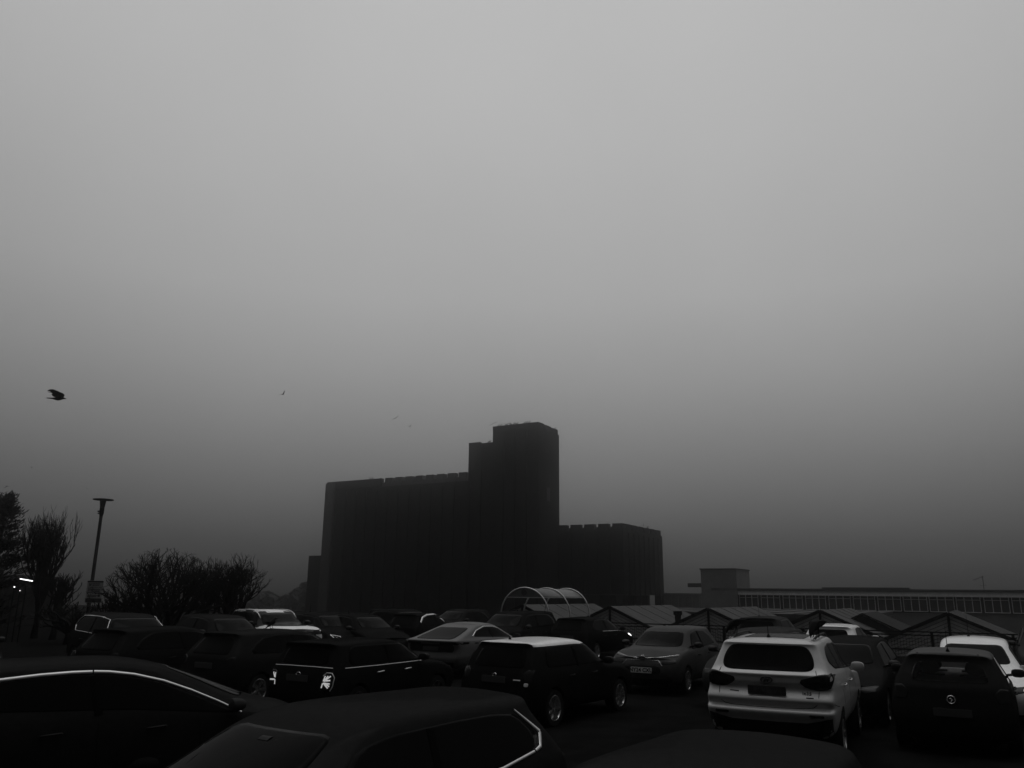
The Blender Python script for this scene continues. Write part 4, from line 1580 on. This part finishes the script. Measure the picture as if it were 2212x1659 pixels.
def conifer(px, d, h, w, seed, label):
    rnd = random.Random(seed)
    b = at_depth(px, 1340, d)
    r = empty('conifer_tree', (b.x, d, 0), 0, label, 'tree')
    mb = MB()
    mb.tube([(0, 0, -.1), (0, 0, h * .5), (0, 0, h * .96)], [.22, .13, .02], 10)
    mb.build('trunk', M['bark'], r, smooth=True)
    mb = MB()
    for i in range(230):
        f = rnd.random() ** .8
        z = .4 + (h - .6) * f
        rad = w * .5 * (1 - f) ** .75 * rnd.uniform(.6, 1.15) + .12
        a = rnd.uniform(0, 2 * math.pi)
        tip = Vector((math.cos(a) * rad, math.sin(a) * rad, z + rad * rnd.uniform(.05, .45)))
        root = Vector((0, 0, z - .2))
        n = int(20 + 60 * (1 - f))
        for j in range(n):
            g = rnd.uniform(.25, 1.02)
            c0 = root.lerp(tip, g) + Vector((rnd.gauss(0, .13), rnd.gauss(0, .13), rnd.gauss(0, .10)))
            u = ((tip - root).normalized() + Vector((rnd.uniform(-.6, .6), rnd.uniform(-.6, .6), rnd.uniform(-.2, .7)))).normalized() * rnd.uniform(.08, .2)
            v = u.cross(Vector((rnd.uniform(-1, 1), rnd.uniform(-1, 1), rnd.uniform(-1, 1)))).normalized() * .03
            mb.add([c0 - u, c0 + v, c0 + u, c0 - v], [(0, 1, 2, 3)])
    mb.build('crown', M['needle'], r, fix=False)


conifer(-28, 44, 7.4, 5.2, 3, 'dark bushy conifer cut by the left edge of the picture')
conifer(-150, 40, 6.0, 5.0, 4, 'second dark conifer mostly beyond the left edge')

# dark shop building behind the left trees with a lit strip lamp
p = at_depth(-60, 1252, 49)
kb = empty('shop_building', (p.x, p.y, 0), R(8), 'dark low shop building behind the left trees', 'building')
mb = MB()
mb.box(-10, 1.6, 0, 8, 0, 2.75)
mb.build('wall', M['wall_dark'], kb)
mb = MB()
mb.box(-10.3, 1.9, -.6, 8.3, 2.75, 3.05)
mb.build('roof', M['roofedge'], kb)
for i in range(3):
    mb = MB()
    mb.box(-8 + 3.2 * i, -6 + 3.2 * i, -.04, .02, .9, 2.2)
    mb.build('shop_window', M['winpane'], kb)
p = at_depth(57, 1252.5, 37.0)
lp = empty('strip_lamp', (p.x, p.y, 0), R(0), 'short bright strip lamp glowing among the left trees', 'lamp')
mb = MB()
mb.tube([(0, .06, 0), (0, .06, p.z + .05)], .03, 8)
mb.build('post', M['steel'], lp)
mb = MB()
mb.bar((-.28, 0, p.z + .04), (.28, 0, p.z - .05), .05, .04)
mb.build('tube', M['lit'], lp)
for px, py, r_ in ((31, 1268, .03), (43, 1276, .018)):
    q = at_depth(px, py, 37.0)
    lo = empty('shop_light', (q.x, q.y, 0), 0, 'tiny bright lamp at the far left below the strip lamp' if px == 31 else 'smaller tiny lamp right of the tiny bright lamp', 'lamp')  # points of light from the shop, stood on posts
    mb = MB()
    mb.tube([(0, 0, 0), (0, 0, q.z - r_)], .025, 6)
    mb.build('post', M['steel'], lo)
    mb = MB()
    mb.lathe([(.001, -r_), (r_ * .8, -r_ * .6), (r_, 0), (r_ * .8, r_ * .6), (.001, r_)], (0, 0, q.z), 'z', 12)
    mb.build('bulb', M['lit'], lo, smooth=True)

# ------------------------------------------------------------------ lamp post and parking sign
p = at_depth(223.5, 1077, 34)
b = at_depth(200, 1255, 34)
lx_, ly_ = b.x, 34.0
H_ = p.z
lm = empty('street_lamp', (p.x, ly_, 0), 0, 'slim dark lamp post topped by a wide flat disc', 'street lamp')
mb = MB()
mb.tube([(0, 0, 0), (0, 0, 1.0), (0, 0, 1.02), (0, 0, H_ - .75)], [.10, .10, .075, .065], 14)
mb.build('pole', M['steel'], lm, smooth=True)
mb = MB()
mb.lathe([(.001, H_), (.2, H_ - .005), (.40, H_ - .03), (.405, H_ - .05), (.39, H_ - .065), (.2, H_ - .06), (.11, H_ - .07)], (0, 0, 0), 'z', 36)
mb.build('disc', M['steel'], lm, smooth=True)
mb = MB()
mb.lathe([(.125, H_ - .065), (.11, H_ - .2), (.085, H_ - .42), (.001, H_ - .42)], (0, 0, 0), 'z', 24)
mb.build('lantern', M['tower_l'], lm, smooth=True)
mb = MB()
mb.lathe([(.09, H_ - .40), (.09, H_ - .62), (.068, H_ - .70), (.068, H_ - .76)], (0, 0, 0), 'z', 18)
mb.box(-.16, -.08, -.03, .03, H_ - .56, H_ - .50)
mb.box(-.15, -.08, -.025, .025, H_ - .64, H_ - .59)
mb.build('collar', M['steel'], lm)
# sign: width about 36 px, height about 46 px, in front of the pole
q = at_depth(204, 1278, 33.6)
sg = empty('parking_sign', (q.x, q.y, 0), R(3), 'rectangular parking notice board in front of the lamp post', 'sign')
sw_, sh_ = .64, .86
zc0 = q.z
mb = MB()
for x in (-.2, .2): mb.tube([(x, .05, 0), (x, .05, zc0 + sh_ * .5)], .03, 8)
mb.build('post', M['steel'], sg)
mb = MB()
mb.prism(rrect(-sw_ / 2, sw_ / 2, zc0 - sh_ / 2, zc0 + sh_ / 2, .03), (0, 0, 0), (1, 0, 0), (0, 0, 1), .02)
bd = mb.build('board', M['sign'], sg)
mb = MB()
mb.box(-sw_ / 2 + .005, sw_ / 2 - .005, -.016, -.0102, zc0 + sh_ / 2 - .07, zc0 + sh_ / 2 - .01)
mb.box(-sw_ / 2 + .005, sw_ / 2 - .005, -.016, -.0102, zc0 - sh_ / 2 + .01, zc0 - sh_ / 2 + .17)
mb.box(-.24, -.15, -.016, -.0102, zc0 + .23, zc0 + .33)
for (x0, x1, z) in ((-.12, .18, .305), (-.12, .16, .25), (-.26, .22, .09), (-.26, -.05, .03), (0, .22, .035), (0, .2, -.0), (-.26, -.06, -.03), (0, .21, -.05), (-.26, .14, -.14), (-.26, .1, -.19)):
    mb.box(x0, x1, -.016, -.0102, zc0 + z - .012, zc0 + z + .012)
mb.box(.15, .24, -.016, -.0102, zc0 - .2, zc0 - .11)
mb.build('sign_print', M['signdark'], bd)
mt = Matrix(((1, 0, 0), (0, 0, 1), (0, -1, 0))).transposed().to_4x4()
mt.translation = Vector((-.195, -.018, zc0 + .28))
text_mesh('P', .10, 'sign_letter', M['sign'], bd, mt)
mt.translation = Vector((0, -.013, zc0 + .165))
text_mesh('3 hours max stay', .075, 'sign_text', M['signdark'], bd, mt)

# ------------------------------------------------------------------ birds
def loft(mb, rings, n=10):
    """rings: (x, y, z, half width, half height)"""
    k0 = len(mb.v)
    vs, fs = [], []
    for (x, y, z, a, b) in rings:
        for i in range(n):
            q = 2 * math.pi * i / n
            vs.append((x, y + a * math.cos(q), z + b * math.sin(q)))
    for j in range(len(rings) - 1):
        for i in range(n): fs.append((j * n + i, j * n + (i + 1) % n, (j + 1) * n + (i + 1) % n, (j + 1) * n + i))
    fs.append(tuple(range(n))[::-1])
    fs.append(tuple((len(rings) - 1) * n + i for i in range(n)))
    mb.add(vs, fs)


def bird_object(name, mb, loc, rz, label, group=None, sc=1.0):
    o = mb.build(name, M['feather'], None, smooth=True)
    smooth_by_angle(o, 60)
    o.location = loc
    o.rotation_euler = (0, 0, rz)
    o.scale = (sc, sc, sc)
    tag(o, label, 'bird', group)
    return o


# flying crow
mb = MB()
loft(mb, [(-.255, 0, .005, .02, .006), (-.20, 0, .004, .045, .010), (-.12, 0, -.002, .035, .016), (-.06, 0, -.006, .045, .030), (.0, 0, -.012, .055, .040), (.06, 0, -.008, .055, .037), (.11, 0, .002, .04, .028), (.145, 0, .004, .032, .024), (.175, 0, -.002, .022, .016), (.195, 0, -.006, .010, .008), (.222, 0, -.012, .003, .003)], 14)
wing = [(.11, .01), (.125, .06), (.115, .10), (.06, .14), (.0, .165), (-.07, .190), (-.15, .186), (-.205, .158), (-.206, .140), (-.16, .146), (-.12, .146), (-.20, .118), (-.13, .116), (-.085, .095), (-.12, .075), (-.10, .045), (-.06, .015)]
for sgn in (1, -1):
    mb.prism([(x, z) for x, z in wing], (0, .03 * sgn, .01), (1, 0, 0), Vector((0.0, .45 * sgn, 1)).normalized() * 1.06, .008)
p = at_depth(124, 860.5, 18.7)
bird_object('crow', mb, p, R(0), 'large black crow flying to the right above the lamp post')


def crow_mb(head_down=True):
    """a crow on its feet, bending forward to peck; x forward"""
    mb = MB()
    loft(mb, [(-.27, 0, .20, .018, .006), (-.20, 0, .185, .035, .012), (-.13, 0, .165, .045, .032), (-.06, 0, .145, .068, .062), (.02, 0, .125, .078, .074), (.085, 0, .105, .068, .066), (.125, 0, .075, .05, .05), (.15, 0, .045, .042, .042), (.168, 0, .018, .036, .036), (.178, 0, -.004, .022, .022), (.186, 0, -.03, .010, .012), (.19, 0, -.055, .003, .004)] if head_down else
         [(-.20, 0, .02, .018, .008), (-.14, 0, .05, .035, .014), (-.09, 0, .09, .05, .04), (-.03, 0, .14, .068, .06), (.03, 0, .18, .07, .062), (.07, 0, .22, .052, .052), (.10, 0, .255, .042, .04), (.13, 0, .262, .034, .032), (.155, 0, .258, .016, .016), (.19, 0, .25, .004, .005)], 14)
    zb_ = -.05 if head_down else 0
    for s in (1, -1):
        mb.tube([(.0, .035 * s, .09), (-.015, .04 * s, .03 if head_down else .05), (.005, .045 * s, zb_ if head_down else 0)], [.022, .008, .006], 6)
        for q in (-.4, 0, .4): mb.tube([(.005, .045 * s, zb_ + .004), (.05, .045 * s + .05 * q, zb_ + .002)], [.006, .003], 5)
    for s in (1, -1):
        mb.prism([(.07, .02), (.06, .05), (-.02, .06), (-.14, .035), (-.24, .015), (-.16, -.01), (-.02, -.03)], (0.0, .073 * s, .13), (1, 0, .0 if not head_down else -.15), (0, -.25 * s, 1), .012)
    return mb


root = suv_car.root
Mx = Matrix.Translation(root.location) @ Matrix.Rotation(root.rotation_euler.z, 4, 'Z')


def on_car(x, y):
    h, n = suv_car.hit(x, y, 'top')
    return Mx @ (h - Vector((suv_car.off, 0, 0)))


q = on_car(.95, .60)
o = bird_object('crow', crow_mb(), q + Vector((0, 0, .09)), R(188), 'black crow pecking at the left end of the white SUV roof with tail raised')
o.scale = (.9, .9, .9)
o.rotation_euler = (0, R(4), R(188))
q = on_car(.95, -.60)
bird_object('crow', crow_mb(), q + Vector((0, 0, .085)), R(-135), 'hunched black crow at the right end of the white SUV roof')
cR = plain_cars[10][0]
rt = cR.root
h, n = cR.hit(2.0, .25, 'top')
q = Matrix.Translation(rt.location) @ Matrix.Rotation(rt.rotation_euler.z, 4, 'Z') @ (h - Vector((cR.off, 0, 0)))
bird_object('crow', crow_mb(False), q, R(60), 'black crow upright on a dark car roof before the white off-roader', sc=.85)


def small_perched():
    mb = MB()
    loft(mb, [(-.20, 0, .06, .02, .01), (-.12, 0, .10, .045, .03), (-.03, 0, .16, .075, .07), (.05, 0, .22, .07, .065), (.09, 0, .28, .05, .05), (.12, 0, .31, .035, .032), (.17, 0, .30, .006, .008)], 8)
    for s in (1, -1): mb.tube([(0, .03 * s, .12), (0, .03 * s, 0)], [.014, .01], 5)
    return mb


proto = None


def perch(px, t_, s_, z_, rz, label, group):
    global proto
    if proto is None:
        proto = bird_object('perched_bird', small_perched(), (0, 0, 0), 0, label, group)
        o = proto
    else:
        o = proto.copy()
        COL.objects.link(o)
    o.location = st(s_, t_, z_)
    o.rotation_euler = (0, 0, rz)
    o.scale = (1.35, 1.35, 1.35)
    o['label'] = label
    o['group'] = group


rnd = random.Random(3)
ords = ['leftmost', 'second from the left', 'third from the left', 'fourth from the left', 'fifth from the left', 'sixth from the left', 'seventh from the left', 'eighth from the left', 'fourth from the right', 'third from the right', 'second from the right', 'rightmost']
G1 = 'birds perched on the tower roof'
for i, zx in enumerate((400, 465, 575, 615, 680, 712, 785, 825, 870, 1050, 1105, 1166)):
    px = 1042.4 + zx * .0868
    t_, s_, z_ = on_s(px, 915, SB + .4)
    perch(px, t_, s_, z_tw, rnd.choice([R(200), R(20), R(160), R(-30)]), 'tiny bird perched on the tower roof, %s of the row' % ords[i], G1)
t_, s_, z_ = on_s(1206, 932, SB + 6.8)
perch(0, t_tr - .3, SB + 6.6, z_tw - .1, R(30), 'tiny bird perched on the right rear corner of the tower', G1)
for i, zx in enumerate((155, 195)):
    px = 1042.4 + zx * .0868
    t_, s_, z_ = on_s(px, 950, SB + .9)
    perch(px, t_, s_, z_sub - .25, R(30), 'tiny bird on the lower step of the tower, ' + ('left of the pair by the wall' if i == 0 else 'right of the pair by the wall'), 'birds on the lower step of the tower')
for i, zx in enumerate((425, 438)):
    px = 631 + .3968 * zx
    t_, s_, z_ = on_s(px, 1035, SB + .3)
    perch(px, t_, s_, z_m, R(200 - 40 * i), 'tiny bird on the long roof of the main wing, ' + ('left of two' if i == 0 else 'right of two'), 'birds on the main wing roof')
perch(0, tc - .3, S_LOW + 12, z_l, R(50), 'small bird standing on the right edge of the low wing roof', 'birds on the low wing')


def gull(px, py, d, span, tilt, dih, rz, label):
    mb = MB()
    L_ = .42
    loft(mb, [(-.22, 0, 0, .03, .006), (-.12, 0, 0, .04, .025), (0, 0, 0, .055, .045), (.1, 0, .005, .045, .04), (.16, 0, .01, .028, .026), (.22, 0, .005, .004, .005)], 8)
    for s in (1, -1):
        mb.prism([(.08, .03), (.10, .25), (.04, .45), (-.06, .60), (-.04, .42), (-.05, .22), (-.07, .03)], (0, 0, .015), (1, 0, 0), Vector((0, s * math.cos(dih), math.sin(dih))), .014)
    o = bird_object('flying_bird', mb, at_depth(px, py, d), rz, label, 'small birds flying in the fog', span / 1.2)
    o.rotation_euler = (tilt, 0, rz)


gull(611, 852, 62, .75, R(-25), R(30), R(60), 'tiny bird flying high between the crow and the tower')
gull(855, 903, 75, .75, R(-35), R(8), R(90), 'tiny bird gliding with wings spread left of the tower top')
gull(885, 922, 75, .65, R(-15), R(40), R(80), 'tiny bird with wings raised left of the tower top, the lower of two')
gull(1062, 917, 105, .85, R(-30), R(4), R(85), 'tiny bird gliding just off the left end of the tower roof')
gull(1070, 913, 108, .8, R(-25), R(3), R(80), 'tiny bird gliding just above the left end of the tower roof')
gull(68, 1010, 60, .35, R(10), R(20), R(30), 'tiny bird flying at the left edge above the bare tree')
gull(15, 1050, 60, .55, R(-10), R(-25), R(80), 'tiny bird with drooping wings at the far left above the conifer')
gull(187, 1055, 60, .4, R(20), R(10), R(100), 'tiny bird flying just above the disc of the lamp post')
gull(1456, 1001, 75, .40, R(-30), R(15), R(70), 'tiny bird flying right of the tower above the long building')
gull(1250, 1034, 75, .30, R(20), R(10), R(20), 'tiny bird flying just right of the tower above the low wing')
gull(1390, 1136, 118, .9, R(-40), R(50), R(60), 'bird taking off from the roof of the low wing')

# ------------------------------------------------------------------ haze, sky, sun
HAZE = dict(color=.72, density=.0024, g=.965)
mb = MB()
mb.box(-260, 260, -130, 262, GZ - 1.2, 46)
hz = mb.build('haze', None)
tag(hz, 'thin fog filling the whole place', kind='stuff')
hm = bpy.data.materials.new('haze_volume')
hm.use_nodes = True
nt = hm.node_tree
nt.nodes.remove(nt.nodes['Principled BSDF'])
pv = nt.nodes.new('ShaderNodeVolumePrincipled')
pv.inputs['Color'].default_value = (HAZE['color'],) * 3 + (1,)
pv.inputs['Density'].default_value = HAZE['density']
pv.inputs['Anisotropy'].default_value = HAZE['g']
nt.links.new(pv.outputs[0], nt.nodes['Material Output'].inputs['Volume'])
hz.data.materials.append(hm)

w = bpy.data.worlds.new('World')
scene.world = w
w.use_nodes = True
nt = w.node_tree
N_ = nt.nodes
LK = nt.links
bg = N_['Background']
bg.inputs['Strength'].default_value = 0.1
SUN_EL, SUN_AZ = R(80), R(8)
sky = N_.new('ShaderNodeTexSky')
sky.sky_type = 'NISHITA'
sky.sun_disc = False
sky.sun_elevation = SUN_EL
sky.sun_rotation = SUN_AZ
bw = N_.new('ShaderNodeRGBToBW')
LK.new(sky.outputs[0], bw.inputs[0])
tcn = N_.new('ShaderNodeTexCoord')
sep = N_.new('ShaderNodeSeparateXYZ')
LK.new(tcn.outputs['Generated'], sep.inputs[0])
ramp = N_.new('ShaderNodeValToRGB')
mr = N_.new('ShaderNodeMapRange')
mr.inputs[1].default_value = -.1
mr.inputs[2].default_value = 1.0
LK.new(sep.outputs[2], mr.inputs[0])
LK.new(mr.outputs[0], ramp.inputs[0])
STOPS = [(-.1, .012), (-.01, .020), (.02, .037), (.06, .072), (.101, .128), (.162, .215), (.254, .325), (.344, .412), (.507, .475), (.64, .515), (1.0, .55)]
while len(ramp.color_ramp.elements) < len(STOPS): ramp.color_ramp.elements.new(.5)
for e, (z, v) in zip(ramp.color_ramp.elements, STOPS):
    e.position = (z + .1) / 1.1
    e.color = (v, v, v, 1)


def math_node(op, a, b=None):
    n = N_.new('ShaderNodeMath')
    n.operation = op
    for i, x in enumerate((a, b)):
        if x is None: continue
        if isinstance(x, (int, float)): n.inputs[i].default_value = x
        else: LK.new(x, n.inputs[i])
    return n.outputs[0]


# sky dims sideways like lens falloff and behind the camera to darken facing surfaces
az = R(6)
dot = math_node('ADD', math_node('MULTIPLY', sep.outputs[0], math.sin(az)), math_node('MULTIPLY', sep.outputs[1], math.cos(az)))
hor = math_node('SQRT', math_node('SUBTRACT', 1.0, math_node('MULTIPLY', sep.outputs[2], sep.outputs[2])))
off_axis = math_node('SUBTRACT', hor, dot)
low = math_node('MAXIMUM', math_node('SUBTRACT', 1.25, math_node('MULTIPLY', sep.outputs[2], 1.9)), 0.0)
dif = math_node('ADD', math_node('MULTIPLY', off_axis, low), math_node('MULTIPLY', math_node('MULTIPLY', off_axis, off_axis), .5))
sky_fade = math_node('MAXIMUM', math_node('SUBTRACT', 1.0, dif), .09)
val = math_node('MULTIPLY', math_node('MULTIPLY', ramp.outputs[0], sky_fade), 9.7)
noise = N_.new('ShaderNodeTexNoise')                      # slow drifts in the thickness of the fog
noise.inputs['Scale'].default_value = 2.6
noise.inputs['Detail'].default_value = 4
noise.inputs['Roughness'].default_value = .5
LK.new(tcn.outputs['Generated'], noise.inputs['Vector'])
val = math_node('MULTIPLY', val, math_node('ADD', math_node('MULTIPLY', noise.outputs['Fac'], .16), .92))
val = math_node('ADD', val, math_node('MULTIPLY', bw.outputs[0], .02))
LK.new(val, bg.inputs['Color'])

sl = bpy.data.lights.new('sun', 'SUN')
sl.energy = .6
sl.angle = R(50)
so = bpy.data.objects.new('sun', sl)
COL.objects.link(so)
so.rotation_euler = (R(90) - SUN_EL, 0, R(180) - SUN_AZ)
so.location = (0, 0, 60)

scene.view_settings.view_transform = 'Standard'
scene.view_settings.look = 'None'
scene.view_settings.exposure = 0
scene.view_settings.gamma = 1
scene.cycles.volume_bounces = 1
scene.cycles.max_bounces = 8
scene.cycles.transparent_max_bounces = 12
scene.cycles.use_denoising = True
